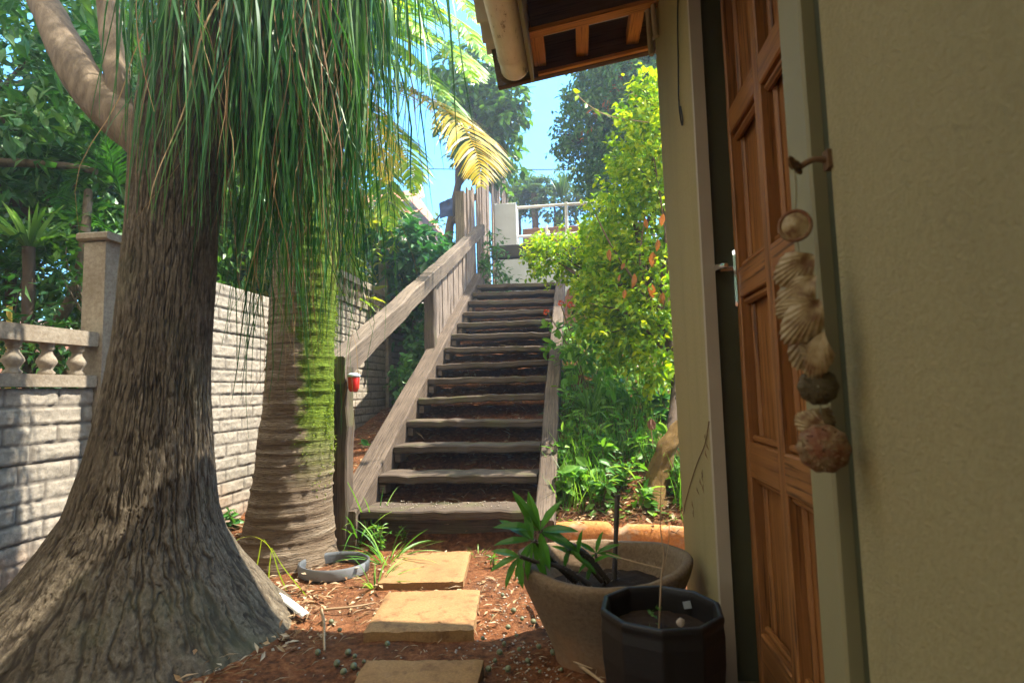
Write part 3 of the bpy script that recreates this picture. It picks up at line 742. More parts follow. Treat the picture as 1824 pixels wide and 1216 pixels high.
for y in (2.205, 1.1, 0., -1.1):
    mb = MB(); beam(mb, (-.165, y, rz(-.165) - .085), (.358, y, rz(.358) - .085), .044, .15, bev=.003); mb.obj('rafter', M['barge'], hs)
    mb = MB(); beam(mb, (-.165, y, rz(-.165) - .172), (.358, y, rz(.358) - .172), .048, .020, bev=.002); mb.obj('rafter_lath', M['rafter'], hs)
mb = MB(); beam(mb, (-.15, 2.488, rz(-.15) - .187), (.357, 2.488, rz(.357) - .187), .02, .016, bev=.002); mb.obj('barge_lath', M['rafter'], hs)
mb = MB(); box(mb, (-.182, -4, 2.262), (-.168, 2.46, 2.50), .002); mb.obj('fascia', M['greypaint'], hs)
# half round gutter with a stop end
gp = [( -.062, .045), (-.064, 0)] + [(.064 * math.cos(a), .064 * math.sin(a)) for a in np.linspace(PI, 2 * PI, 15)[1:-1]] + [(.064, 0), (.062, .045)]
gp = np.array(gp); ys_ = np.linspace(-4, 2.455, 24)
def sweep(mb, prof, ys_, c, sc=1.):
    P = np.stack([np.broadcast_to(c[0] + prof[None, :, 0] * sc, (len(ys_), len(prof))), np.broadcast_to(ys_[:, None], (len(ys_), len(prof))), np.broadcast_to(c[1] + prof[None, :, 1] * sc, (len(ys_), len(prof)))], -1)
    grid(mb, P); return P
GC = (-.256, 2.345)
mb = MB(); sweep(mb, gp, ys_, GC); P = sweep(mb, gp, ys_, GC, .95)
cap_ = np.array([(GC[0] + a * 1.0, 2.455, GC[1] + b * 1.0) for a, b in gp]); mb.add(cap_, np.arange(len(cap_))[None])
g_ = mb.obj('gutter', M['gutter'], hs)
mb = MB(); sweep(mb, gp, np.array([2.33, 2.345, 2.355, 2.37]), GC, 1.045); mb.obj('joint_collar', M['gutter'], g_)
mb = MB(); sweep(mb, gp, np.array([2.44, 2.458, 2.459]), GC, 1.03); mb.obj('stop_end_rim', M['gutter'], g_)
for (x, y, zb) in ((.338, 2.26, 2.29), (.325, 2.225, 2.20), (.343, 2.20, 2.26)):
    mb = MB(); tube(mb, bez([(x, y, 2.62), (x - .004, y, 2.45), (x, y + .004, zb + .05), (x + .003, y, zb)], 10), .0105, 10); mb.obj('conduit', M['conduit'], hs)
# hanging cable on the wall end
p = [at_x(q[0], q[1], WX - .006) for q in ((1209, -60), (1207, 30), (1208, 110), (1209, 180), (1214, 221), (1216, 214), (1212, 190))]
mb = MB(); tube(mb, bez(p, 30), .0026, 6)
tag(mb.obj('hanging_cable', M['cable']), 'thin dark cable dangling with a looped end down the cream wall end', 'cable')
p = [at_x(q[0], q[1], WX - .004) for q in ((1218, 915), (1222, 890), (1240, 830), (1256, 790), (1263, 750))]
vt = thing('dead_vine', 'thin dried brown creeper clinging to the lower wall end', 'vine', tuple(p[0]))
mb = MB(); tube(mb, bez(p, 20), .0015, 5); mb.obj('stem', M['vinebrown'], vt)
mb = MB(); q = []
for (a, b) in ((1258, 770), (1255, 800), (1251, 835), (1246, 850), (1252, 860), (1240, 865), (1234, 890), (1236, 905), (1248, 842), (1260, 785)):
    q.append(at_x(a + rng.normal(0, 1.5), b, WX - .007))
q = np.array(q); d = unit(rng.normal(0, .5, (len(q), 3)) * [.1, 1, .5] + [0, 0, -1]); leaves(mb, q, d, np.repeat([[-1, .2, .2]], len(q), 0) + rng.normal(0, .4, (len(q), 3)), .034, .007)
mb.obj('dry_leaves', M['vinebrown'], vt)

# rusty hook and the string of shells
SX = .318
p0 = at_x(1478, 285, WX); hk = thing('wall_hook', 'rusty hook with a short chain on the olive wall above the shells', 'hook', tuple(p0))
mb = MB(); box(mb, (WX - .006, p0[1] - .009, p0[2] - .014), (WX + .004, p0[1] + .009, p0[2] + .014), .002); mb.obj('back_plate', M['rust'], hk)
pe = at_x(1412, 290, SX - .005)
mb = MB(); tube(mb, bez([(WX - .004, p0[1], p0[2]), (WX - .02, p0[1] + .004, p0[2] + .004), (SX + .005, p0[1] + .018, p0[2] - .002)], 8), .0045, 8)
c0 = np.array([SX + .005, p0[1] + .018, p0[2] - .002])
for k in range(3):
    f = (k + .5) / 3; c = c0 * (1 - f) + pe * f; a = np.linspace(0, 2 * PI, 13)
    ax_ = unit(pe - c0); n1 = unit(np.cross(ax_, [0, 0, 1.])) if k % 2 else np.array([0, 0, 1.])
    tube(mb, c + np.cos(a)[:, None] * ax_ * .013 + np.sin(a)[:, None] * n1 * .006, .0022, 6)
mb.obj('chain', M['rust'], hk)
sm = thing('shell_string', 'string of sea shells and urchins hanging from the rusty hook beside the door', 'shell string', tuple(pe))
line = [pe, at_x(1418, 330, SX), at_x(1417, 400, SX), at_x(1425, 470, SX), at_x(1430, 600, SX), at_x(1455, 690, SX), at_x(1463, 740, SX), at_x(1467, 800, SX)]
mb = MB(); tube(mb, bez(line, 50), .0013, 5); mb.obj('twine', M['string'], sm)
def fan(c, u, v, nrm, Lx, Ly, dome):
    """ribbed scallop: hinge at c, opening along u"""
    mb = MB(); nr, na = 14, 41
    r = np.linspace(.04, 1, nr); a = np.linspace(-1.15, 1.15, na)
    Rr, A = np.meshgrid(r, a, indexing='ij')
    rr = Rr * (1 + .03 * np.cos(A * 26) * Rr)
    h = dome * (1 - (2 * Rr - .9) ** 2 * .8) + .05 * np.cos(A * 26) * Rr * dome * 2
    P = np.array(c) + (rr * np.cos(A))[..., None] * np.array(u) * Ly + (rr * np.sin(A))[..., None] * np.array(v) * Lx + h[..., None] * np.array(nrm)
    grid(mb, P); grid(mb, (P - .0025 * np.array(nrm))[:, ::-1]); return mb
X_ = np.array([-.36, -.93, 0.]); E1 = np.array([.93, -.36, 0.]); EZ = np.array([0, 0, 1.])
def shell(px, py, ang, L, dome=.014, wid=.75, tilt=0., mat='shell', dx=0.):
    c = at_x(px, py, SX) + X_ * dx; L *= .80; u = E1 * math.cos(ang) + EZ * math.sin(ang); n = unit(X_ + E1 * tilt * .7 + EZ * .2 * tilt); v = unit(np.cross(n, u)); u = np.cross(v, n)
    fan(c, u, v, n, L * wid, L * 1.08, dome * .62).obj('scallop_shell', M[mat], sm)
c = at_x(1416, 402, SX - .004)
mb = MB(); a = np.linspace(0, 2 * PI, 40)
tube(mb, c + .0205 * np.cos(a)[:, None] * E1 + .0215 * np.sin(a)[:, None] * EZ, .0028, 8, False); mb.obj('shell_rim', M['redurchin'], sm)
mb = MB(); rr, aa = np.meshgrid(np.linspace(.05, 1, 8), a, indexing='ij'); grid(mb, c + (.006 * (1 - rr ** 2))[..., None] * X_ + (.020 * rr * np.cos(aa))[..., None] * E1 + (.021 * rr * np.sin(aa))[..., None] * EZ); mb.obj('limpet_shell', M['shell'], sm)
shell(1450, 455, PI * 1.20, .070, .014, .50, .3, dx=.004)
shell(1456, 492, PI * 1.22, .078, .014, .46, -.3, dx=.010)
shell(1460, 540, PI * 1.08, .066, .012, .42, .5, dx=.004)
shell(1462, 535, PI * 1.28, .084, .014, .42, .2, dx=.014)
shell(1452, 575, PI * 1.36, .080, .013, .42, .5, dx=.008)
shell(1468, 590, PI * 1.40, .078, .013, .34, -.4, dx=.014)
shell(1470, 655, PI * .66, .066, .012, .36, .6, dx=.004)
shell(1442, 728, PI * 1.75, .045, .012, .6, .3, dx=.006)
shell(1470, 765, PI * .85, .045, .012, .6, .1)
def urchin(px, py, r, mat, nm, sq=.72):
    c = at_x(px, py, SX) + X_ * .022; mb = MB()
    th, ph = np.meshgrid(np.linspace(.06, PI - .06, 26), np.linspace(0, 2 * PI, 51), indexing='ij')
    rr = r * (1 + .035 * np.cos(ph * 10) * np.sin(th)) * (1 + .02 * np.sin(th * 30))
    P = c + (sq * rr * np.cos(th))[..., None] * X_ + (rr * np.sin(th) * np.cos(ph))[..., None] * E1 + (rr * np.sin(th) * np.sin(ph))[..., None] * EZ
    grid(mb, P); mb.obj(nm, M[mat], sm)
    d = rand_dirs(240); d = d * np.sign(d @ X_)[:, None]; mb = MB()
    P = c + r * .86 * d; leaves(mb, P, d, rand_dirs(240), r * .16, r * .09); mb.obj('spines', M[mat], bpy.context.scene.objects[sm.name] if False else sm)
urchin(1457, 688, .024, 'urchin', 'urchin_shell'); urchin(1466, 795, .031, 'redurchin', 'urchin_shell')

# ------------------------------------------------------------------ pots
def bowl():
    t = thing('bowl_planter', 'wide rough cement bowl planter with an uneven chipped rim against the house wall', 'planter', (.045, 1.93, 0))
    c = np.array([.045, 1.93]); segs = 72; a = np.linspace(0, 2 * PI, segs + 1)
    prof = [(.158, -.03, 0), (.165, .02, 0), (.205, .115, 0), (.245, .20, .3), (.272, .258, .8), (.280, .285, 1), (.272, .298, 1), (.252, .296, 1), (.243, .27, .9), (.225, .225, .3), (.2, .18, 0)]
    P = []
    for (r, z, k) in prof:
        w_ = .022 * np.abs(np.cos(a)) ** 3 - .012 * np.sin(a) ** 2 * (np.sin(a) < 0) + .012 * fbm(np.cos(a) * 3, np.sin(a) * 3, 2)
        rr = r * (1 + .03 * np.cos(2 * a)) + fbm(np.cos(a) * 4, np.sin(a) * 4, z * 9, 3) * .008
        P.append(np.stack([c[0] + rr * np.cos(a), c[1] + rr * np.sin(a) * .93, z + k * w_], 1))
    P = np.array(P); P[:, -1] = P[:, 0]
    mb = MB(); grid(mb, P[:, ::-1]); mb.obj('bowl', M['pot'], t)
    mb = MB(); rr, aa = np.meshgrid(np.linspace(.01, .232, 14), a, indexing='ij')
    grid(mb, np.stack([c[0] + rr * np.cos(aa), c[1] + .93 * rr * np.sin(aa), .205 + .02 * fbm(rr * 60, aa * 6, 1) + .03 * rr * np.cos(aa)], -1)); mb.obj('soil', M['pots'], t)
    return t
bowl()
def spiny():
    base = at_y(1085, 1030, 1.93); base[2] = .2
    t = thing('spiny_euphorbia', 'thorny grey stemmed plant with long green leaves leaning out of the bowl planter', 'plant', tuple(base))
    S = [[(1025, 1035), (985, 1000), (950, 962)], [(1082, 1035), (1045, 990), (1000, 962), (962, 945)], [(1094, 1030), (1097, 960), (1100, 882)], [(1072, 1035), (1048, 1005), (1030, 990)], [(1060, 1020), (1062, 985)], [(1008, 1000), (1015, 975)], [(1050, 1040), (1000, 1010), (955, 1000), (925, 990)]]
    Y0 = [1.93, 1.97, 2.0, 1.95, 1.94, 1.9, 1.88]; Y1 = [1.80, 1.82, 2.0, 1.88, 1.94, 1.88, 1.74]; rad = [.011, .012, .010, .008, .006, .006, .009]
    ends = []
    for s_, a, b, r in zip(S, Y0, Y1, rad):
        p = np.array([at_y(q[0], q[1], a + (b - a) * i / (len(s_) - 1)) for i, q in enumerate(s_)]); P = bez(p, 18)
        mb = MB(); tube(mb, P, np.linspace(r, r * .75, 18), 8, wob=.5); m_ = mb.obj('stem', M['spiny'], t); ends.append(P)
        n = 60; i = rng.integers(0, 18, n); d = unit(rand_dirs(n) + [0, 0, .2]); mb = MB(); leaves(mb, P[i], d, rand_dirs(n), r * 2.2, r * .28); mb.obj('thorns', M['thorn'], m_)
    mb = MB()
    def lf(c, ds, L, W):
        for d in ds: leaves(mb, [c], [d], [[-.3, -.6, .8]], L * rng.uniform(1.0, 1.35), W * .85, BIG)
    e0, e1, e2, e3, e4, e5, e6 = [e[-1] for e in ends]
    lf(e6, [(-.8, -.2, -.3), (-.5, -.2, -.9), (.1, -.4, -1), (-.9, 0, .2)], .085, .03)
    lf(e0, [(-1, -.2, .0), (-.6, -.1, -1), (-.25, -.3, -1.1), (-.7, .3, .35), (.3, -.2, -.9), (-.2, .2, .7)], .105, .034)
    lf(e1, [(-.5, 0, .75), (.5, 0, .75), (.9, -.2, .1), (1.0, -.1, -.45), (-.9, -.1, .15), (.2, -.3, -.8), (-.2, .1, .6), (.7, -.3, -.2)], .115, .04)
    lf(e4, [(-.8, 0, .5), (.9, 0, .4), (.8, 0, -.1), (-.6, -.2, -.5), (.2, 0, .7)], .075, .022)
    lf(e5, [(.6, -.2, -.6), (-.3, -.2, -.8)], .06, .022); lf(e3, [(-.7, 0, .3), (.5, -.2, -.4), (.1, 0, .7)], .07, .022)
    lf(ends[1][4], [(.5, -.4, .4), (-.3, -.4, -.6)], .06, .02)
    mb.obj('leaves', M['euph'], t)
spiny()
def black():
    c = (.172, 1.475)
    t = thing('faceted_pot', 'black glazed faceted pot standing nearest the viewer in front of the bowl planter', 'pot', (c[0], c[1], 0))
    n = 10; a = np.linspace(0, 2 * PI, n + 1) + .2
    prof = [(.095, -.02), (.118, .03), (.140, .12), (.150, .21), (.1515, .275), (.149, .300), (.1525, .312), (.150, .322), (.138, .322), (.134, .31), (.131, .25)]
    P = np.array([np.stack([c[0] + r * np.cos(a), c[1] + r * np.sin(a), np.full(n + 1, z)], 1) for r, z in prof])
    mb = MB(); grid(mb, P[:, ::-1], smooth=False); o = mb.obj('body', M['blackpot'], t)
    bv = o.modifiers.new('bevel', 'BEVEL'); bv.width = .004; bv.segments = 2; bv.limit_method = 'ANGLE'; bv.angle_limit = R(14)
    mb = MB(); rr, aa = np.meshgrid(np.linspace(.005, .133, 12), np.linspace(0, 2 * PI, 40), indexing='ij')
    grid(mb, np.stack([c[0] + rr * np.cos(aa), c[1] + rr * np.sin(aa), .262 + .02 * fbm(rr * 80, aa * 7, 3)], -1)); mb.obj('soil', M['pots'], t)
    mb = MB(); p = np.array([c[0] + .070, c[1] + .094, .288]); beam(mb, p, p + [.018, -.008, .006], .002, .018, up=(0, .2, 1), bev=0); mb.obj('price_sticker', M['ringgrey'], t)
    mb = MB(); q = at_y(1212, 1108, c[1] - .146); th, ph = np.meshgrid(np.linspace(.05, PI - .05, 8), np.linspace(0, 2 * PI, 13), indexing='ij'); rr = .010 * (1 + .5 * fbm(th * 2, ph, 1))
    grid(mb, np.stack([q[0] + rr * np.sin(th) * np.cos(ph), q[1] + .5 * rr * np.sin(th) * np.sin(ph), q[2] + rr * np.cos(th)], -1)); mb.obj('dried_blob', M['stone'], t)
    b = np.array([c[0] - .005, c[1] + .01, .262])
    s_ = thing('dried_seedling', 'thin dried seedling twig sticking up from the black faceted pot', 'plant', tuple(b))
    top = [at_y(1178, 1030, 1.48), at_y(1182, 990, 1.48), at_y(1176, 930, 1.48), at_y(1178, 850, 1.48)]
    mb = MB(); tube(mb, bez([b] + top, 20), np.linspace(.0028, .0008, 20), 6); tube(mb, bez([top[0], at_y(1190, 975, 1.5), at_y(1192, 935, 1.5)], 8), .0009, 5)
    tube(mb, bez([at_y(1180, 1012, 1.48), at_y(1130, 1000, 1.52), at_y(1080, 985, 1.6)], 10), .0012, 5); mb.obj('stem', M['stick'], s_)
    mb = MB(); q = b + np.array([-.012, 0, .02]); P = q + rng.normal(0, .006, (14, 3)) + np.linspace(0, .035, 14)[:, None] * np.array([0, 0, 1.]); leaves(mb, P, rand_dirs(14), rand_dirs(14), .014, .007); mb.obj('leaves', M['midleaf'], s_)
black()

# ------------------------------------------------------------------ small things on the ground
def terr(px, py, dz=0.):
    r = ray(px, py); t = np.linspace(.5, 14, 4000); P = CO + r * t[:, None]
    k = np.argmax(P[:, 2] < gz(P[:, 0], P[:, 1]) + dz); return P[k]
c = (-1.235, 2.70)
pr = [(.150, -.01), (.162, .0), (.168, .045), (.165, .055), (.156, .055), (.152, .04), (.150, .005)]
rg = thing('plastic_ring', 'black and grey plastic tub rim half sunk in red soil beside the mossy palm', 'ring', (c[0], c[1], 0))
mb = MB(); lathe(mb, [(a, b + .0) for a, b in pr], (c[0], c[1], .0), 48, fac=lambda a: 1 + .03 * np.cos(2 * a + .6)); mb.obj('rim', M['rubber'], rg)
mb = MB(); a = np.linspace(PI * 1.05, PI * 1.93, 30)
P = np.stack([[np.stack([c[0] + r * (1 + .03 * np.cos(2 * x + .6)) * np.cos(x), c[1] + r * (1 + .03 * np.cos(2 * x + .6)) * np.sin(x), z]) for x in a] for r, z in ((.1665, .008), (.1715, .047), (.167, .0575))]); grid(mb, P); mb.obj('faded_band', M['ringgrey'], rg)
p = [at_z(x, y, z) for x, y, z in ((456, 1040, .03), (476, 1050, .04), (505, 1066, .04), (530, 1084, .03), (546, 1097, .022))]
P = bez(p, 14); mb = MB(); u = np.linspace(-1.5, 1.5, 9)
T = unit(np.gradient(P, axis=0)); S_ = unit(np.cross(T, [0, 0, 1.]))
W = P[:, None] + S_[:, None] * (.017 * np.sin(u))[None, :, None] + np.array([0, 0, 1.]) * (.011 * np.cos(u))[None, :, None]
grid(mb, W); grid(mb, (W - np.array([0, 0, .003]))[:, ::-1])
tag(mb.obj('pipe_offcut', M['pvc']), 'curved offcut of white plastic pipe beside the flared trunk', 'pipe')
def stick(name, pts, r, label, mat='stick', group=None, cat='stick'):
    mb = MB(); tube(mb, bez(pts, 14), np.linspace(r, r * .6, 14), 7, wob=.5)
    tag(mb.obj(name, M[mat]), label, cat, group)
stick('stick', [at_z(572, 1085, .06), at_z(577, 1110, .03), at_z(577, 1135, .012), at_z(578, 1158, .008)], .0065, 'short upright flat stick on the soil between pipe offcut and slab')
stick('stick', [at_z(578, 1085, .015), at_z(630, 1080, .02), at_z(668, 1073, .02)], .005, 'pale stick lying against the left edge of the middle slab')
stick('stick', [at_z(948, 1062, .03), at_z(975, 1120, .02), at_z(1010, 1165, .02), at_z(1075, 1215, .02)], .008, 'long dry stem lying beside the bowl planter')
stick('stick', [at_z(962, 1090, .03), at_z(985, 1140, .02), at_z(1020, 1175, .03), at_z(1055, 1190, .02)], .005, 'thin curved dry stem crossing the long one by the bowl planter')
stick('stick', [terr(1135, 965, .05), terr(1150, 945, .06), terr(1165, 935, .1)], .009, 'bare stick leaning on the terracotta kerb behind the bowl')
stick('stick', [at_z(600, 950, .03), at_z(640, 962, .03), at_z(690, 965, .02), at_z(745, 962, .02)], .004, 'thin pale twig lying in front of the lowest step')
# nuts
nm = MB(); th, ph = np.meshgrid(np.linspace(0.02, PI - .02, 10), np.linspace(0, 2 * PI, 15), indexing='ij')
grid(nm, np.stack([.011 * np.sin(th) * np.cos(ph), .011 * np.sin(th) * np.sin(ph), .012 * np.cos(th)], -1))
nut0 = nm.obj('fallen_nut', M['nut'])
tag(nut0, 'small round grey green nut fallen on the red soil', 'nut', 'palm nuts scattered on the red soil')
spots = [(632, 1172), (655, 1140), (620, 1165), (706, 1135), (720, 1138), (690, 1150), (878, 1100), (890, 1165), (905, 1120), (925, 1160), (940, 1180), (1003, 1145), (1010, 1160), (1002, 1170), (1030, 1185), (960, 1155), (870, 1195), (905, 1195), (630, 1190), (612, 1200), (648, 1182), (860, 1140), (898, 1150), (930, 1105), (920, 1135), (985, 1165), (1018, 1172), (1000, 1196), (962, 1200), (600, 1185), (590, 1110), (605, 1125), (566, 1165), (882, 1180), (1025, 1160), (640, 1205), (915, 1090), (950, 1110), (895, 1062), (925, 1040)]
first = True
for (px, py) in spots:
    p = terr(px, py); 
    o = nut0 if first else nut0.copy()
    if not first: COL.objects.link(o)
    first = False
    o.location = (p[0], p[1], p[2] + .008); o.rotation_euler = tuple(rng.uniform(0, 6, 3)); o.scale = (rng.uniform(.5, .95),) * 3
# pebbles and litter nobody could count
def scatter_pts(n, x0, x1, y0, y1, dens=None):
    P = np.stack([rng.uniform(x0, x1, n), rng.uniform(y0, y1, n)], 1)
    if dens is not None: P = P[rng.random(n) < dens(P[:, 0], P[:, 1])]
    return P
def rough(X, Y): return gz(X, Y) + fbm(X * 2.2, Y * 2.2, 0, 4) * .05 + fbm(X * 14, Y * 14, 3, 3) * .022
q = np.concatenate([scatter_pts(420, -.5, -.1, 1.4, 2.6), scatter_pts(260, -1.2, .0, 1.3, 3.0), scatter_pts(120, -1.2, -.3, 3.12, 3.34)])
ins = ((np.abs(q[:, 0] + .765) < .22) & (np.abs(q[:, 1] - 2.70) < .25)) | ((np.abs(q[:, 0] + .625) < .22) & (np.abs(q[:, 1] - 2.185) < .22)) | ((np.abs(q[:, 0] + .505) < .2) & (np.abs(q[:, 1] - 1.6) < .2))
q = q[~ins | (q[:, 1] > 3.05)]
mb = MB(); v0 = np.array([(1, 0, 0), (-1, 0, 0), (0, 1, 0), (0, -1, 0), (0, 0, .7), (0, 0, -.7)]); f0 = np.array([(0, 2, 4), (2, 1, 4), (1, 3, 4), (3, 0, 4), (2, 0, 5), (1, 2, 5), (3, 1, 5), (0, 3, 5)])
s_ = rng.uniform(.002, .007, len(q)); a = rng.uniform(0, 6, len(q)); ca, sa = np.cos(a), np.sin(a)
V = v0[None] * s_[:, None, None] * rng.uniform(.6, 1.3, (len(q), 6, 1)); V = np.stack([V[..., 0] * ca[:, None] - V[..., 1] * sa[:, None], V[..., 0] * sa[:, None] + V[..., 1] * ca[:, None], V[..., 2]], -1)
zz = np.where((q[:, 1] > 3.05), .215, rough(q[:, 0], q[:, 1])); V = V + np.stack([q[:, 0], q[:, 1], zz + s_ * .3], 1)[:, None]
mb.add(V.reshape(-1, 3), (f0[None] + (np.arange(len(q)) * 6)[:, None, None]).reshape(-1, 3), None, True)
tag(mb.obj('gravel', M['stone']), kind='stuff')
def litter(n, x0, x1, y0, y1, L, Wd, up=.004, dens=None, lift=.6):
    q = scatter_pts(n, x0, x1, y0, y1, dens); k = len(q)
    P = np.stack([q[:, 0], q[:, 1], rough(q[:, 0], q[:, 1]) + up + rng.exponential(.006, k)], 1)
    D = np.stack([rng.normal(size=k), rng.normal(size=k), rng.normal(0, .18, k)], 1)
    leaves(mb, P, D, np.array([0, 0, 1.]) + rng.normal(0, .35 * lift, (k, 3)), L * rng.uniform(.5, 1.3, k), Wd * rng.uniform(.6, 1.3, k))
mb = MB()
litter(700, -1.9, -.4, 1.3, 3.1, .05, .004); litter(320, -.4, .1, 1.3, 3.0, .035, .004)
litter(420, -1.9, -.3, 2.0, 3.0, .05, .012); litter(1500, -.17, 1.2, 3.06, 4.3, .05, .018); litter(1600, -.17, 1.0, 3.06, 3.9, .09, .004)
litter(800, -1.26, -.3, 3.2, 6.5, .05, .02, lift=1.2); litter(700, -1.26, -.3, 3.2, 6.5, .10, .004)
litter(700, -2.3, -1.4, 3.0, 6.5, .06, .02); litter(900, -2.3, -1.4, 3.0, 6.5, .13, .004)
a = rng.uniform(-2.2, .9, 420); r_ = .60 + rng.exponential(.07, 420); q = np.stack([-1.70 + r_ * np.cos(a), 1.98 + r_ * np.sin(a)], 1)
leaves(mb, np.stack([q[:, 0], q[:, 1], rough(q[:, 0], q[:, 1]) + rng.exponential(.012, 420)], 1), np.stack([rng.normal(size=420), rng.normal(size=420), rng.normal(0, .25, 420)], 1), np.array([0, 0, 1.]) + rng.normal(0, .4, (420, 3)), rng.uniform(.02, .07, 420), rng.choice([.004, .014], 420))
tag(mb.obj('leaf_litter', M['litter']), kind='stuff')
# kerb of the planting bed
mb = MB(); n = 60; xs_ = np.linspace(-.165, 1.3, n)
prof = [(0, -.1), (0, .06), (.004, .125), (.02, .142), (.05, .148), (.085, .14), (.1, .1)]
P = np.array([[(x, 3.03 + a + .02 * fbm(x * 5, b * 9, 1), b + (.05 * fbm(x * 4, 2, a * 9, 4) + (-.02 if .12 < x < .2 else 0)) * (b > .05)) for a, b in prof] for x in xs_]); grid(mb, P)
tag(mb.obj('bed_kerb', M['kerb']), 'broken terracotta coloured kerb holding the planting bed behind the bowl planter', 'kerb')
# lantern on the stair post
p = at_y(630, 682, 3.03)
ln = thing('red_lantern', 'small red glass lantern with a pale lid fixed under the handrail', 'lantern', tuple(p))
mb = MB(); lathe(mb, [(.002, -.048), (.022, -.048), (.029, -.03), (.033, .03), (.031, .034)], p, 20); mb.obj('glass', M['red'], ln)
mb = MB(); lathe(mb, [(.034, .034), (.036, .036), (.035, .048), (.02, .056), (.002, .057)], p, 20); mb.obj('lid', M['lid'], ln)
mb = MB(); tube(mb, [p + [0, .02, .045], p + [-.01, .07, .06]], .004, 6); mb.obj('bracket', M['rust'], ln)
# power line
mb = MB(); a = at_y(600, 297, 13.); b = at_y(1120, 300, 13.); P = np.linspace(a - (b - a), b + (b - a), 30); P[:, 2] -= .35 * (1 - np.linspace(-1, 1, 30) ** 2) - .3; tube(mb, P, .012, 5)
tag(mb.obj('power_line', M['cable']), 'thin black overhead power line crossing the blue sky', 'cable')
# ------------------------------------------------------------------ ponytail palm: swollen fissured trunk, limbs, hanging leaves
def bark_trunk(t, name, axis, zr, segs, nz, depth, freq):
    """axis: (z -> x,y,r) table; fissured surface displaced as real geometry"""
    zs = np.linspace(zr[0], zr[1], nz) if np.isscalar(nz) else nz
    tab = np.array(axis)
    cx, cy, r = [np.interp(zs, tab[:, 0], tab[:, i]) for i in (1, 2, 3)]
    k = np.ones(9) / 9; sm_ = lambda v: np.convolve(np.pad(v, 4, 'edge'), k, 'valid')
    cx, cy, r = sm_(cx), sm_(cy), sm_(r)
    a = np.linspace(0, 2 * PI, segs + 1)
    slope = np.sqrt(1 + np.gradient(r, zs) ** 2); arc = np.concatenate([[0], np.cumsum(.5 * (slope[1:] + slope[:-1]) * np.diff(zs))])
    A, S = np.meshgrid(a, arc, indexing='xy'); Rr = r[:, None]
    wob = fbm(np.cos(A) * 3, np.sin(A) * 3, S * 4, 3) * .5 + fbm(np.cos(A) * 9, np.sin(A) * 9, S * 24, 3) * .55
    ca, sa = np.cos(A + wob * .12), np.sin(A + wob * .12)
    f = freq
    n1 = np.abs(fbm(ca * f, sa * f, S * 5.5 + 3, 3)); n2 = np.abs(fbm(ca * f * 2.1 + 9, sa * f * 2.1, S * 15., 3))
    crack = np.maximum(1 - sst(0, .06, n1), .6 * (1 - sst(0, .05, n2)))
    rr = Rr * (1 + .09 * fbm(np.cos(A) * 1.3, np.sin(A) * 1.3, S * 1.2, 3)) - depth * crack + depth * .8 * fbm(ca * f * 3, sa * f * 3, S * 16, 3)
    P = np.stack([cx[:, None] + rr * np.cos(A), cy[:, None] + rr * np.sin(A), np.repeat(zs[:, None], segs + 1, 1)], -1)
    P[:, -1] = P[:, 0]
    mb = MB(); grid(mb, P[:, :]); o = mb.obj(name, M['bark'], t); set_attr(o, 'crack', crack.ravel()); return o
pt = thing('ponytail_palm', 'huge ponytail palm with a swollen fissured base and curtains of long strap leaves', 'tree', (-1.66, 1.98, 0))
zz = np.concatenate([np.linspace(-.12, .5, 260), np.linspace(.503, 2.55, 300)])
bark_trunk(pt, 'trunk', [(-.12, -1.70, 1.98, .70), (0, -1.70, 1.98, .585), (.06, -1.70, 1.98, .515), (.13, -1.70, 1.98, .46), (.24, -1.69, 1.98, .365), (.35, -1.68, 1.98, .295), (.45, -1.66, 1.98, .25), (.67, -1.635, 1.98, .208), (.88, -1.62, 1.98, .182), (1.10, -1.60, 1.98, .168), (1.53, -1.575, 1.98, .160), (1.74, -1.55, 1.98, .172), (1.85, -1.535, 1.98, .18), (2.1, -1.49, 1.96, .175), (2.35, -1.42, 1.95, .14), (2.6, -1.34, 1.93, .10)], (0, 0), 720, zz, .007, 13.)
def limb(pts, r0, r1, name='limb', mat='limb', par=None, n=26, segs=16, wob=.35):
    mb = MB(); tube(mb, bez(pts, n), np.linspace(r0, r1, n), segs, wob=wob); return mb.obj(name, M[mat], par)
A1 = at_y(60, 0, 2.1); A2 = at_y(20, -120, 2.2)
limb([(-1.56, 1.98, 1.62), (-1.66, 1.97, 1.84), at_y(165, 165, 1.98), at_y(95, 40, 2.05), A2], .098, .055, par=pt)
limb([at_y(215, 190, 1.98), at_y(208, 130, 2.0), at_y(196, 40, 2.06), at_y(180, -90, 2.1)], .050, .038, par=pt)
HEADS = [(-1.36, 1.87, 2.60, .25, 400, 1.25), (-1.14, 2.14, 2.68, .31, 640, 1.62), (-.90, 2.34, 2.80, .32, 110, 1.25), (-1.02, 2.28, 2.66, .28, 130, 1.40), (-1.18, 2.28, 2.78, .26, 200, 2.05)]
limb([(-1.53, 1.98, 1.75), (-1.48, 1.97, 2.05), (-1.40, 1.94, 2.35), HEADS[0][:3]], .15, .08, par=pt, mat='darktrunk')
limb([(-1.50, 1.98, 1.80), (-1.36, 2.06, 2.05), (-1.2, 2.15, 2.4), HEADS[1][:3]], .13, .07, par=pt, mat='darktrunk')
limb([(-1.36, 2.06, 2.05), (-1.15, 2.2, 2.3), (-.95, 2.32, 2.65), HEADS[2][:3]], .09, .05, par=pt, mat='darktrunk')
limb([(-1.48, 2.02, 1.9), (-1.38, 2.25, 2.3), HEADS[4][:3]], .1, .06, par=pt, mat='darktrunk')
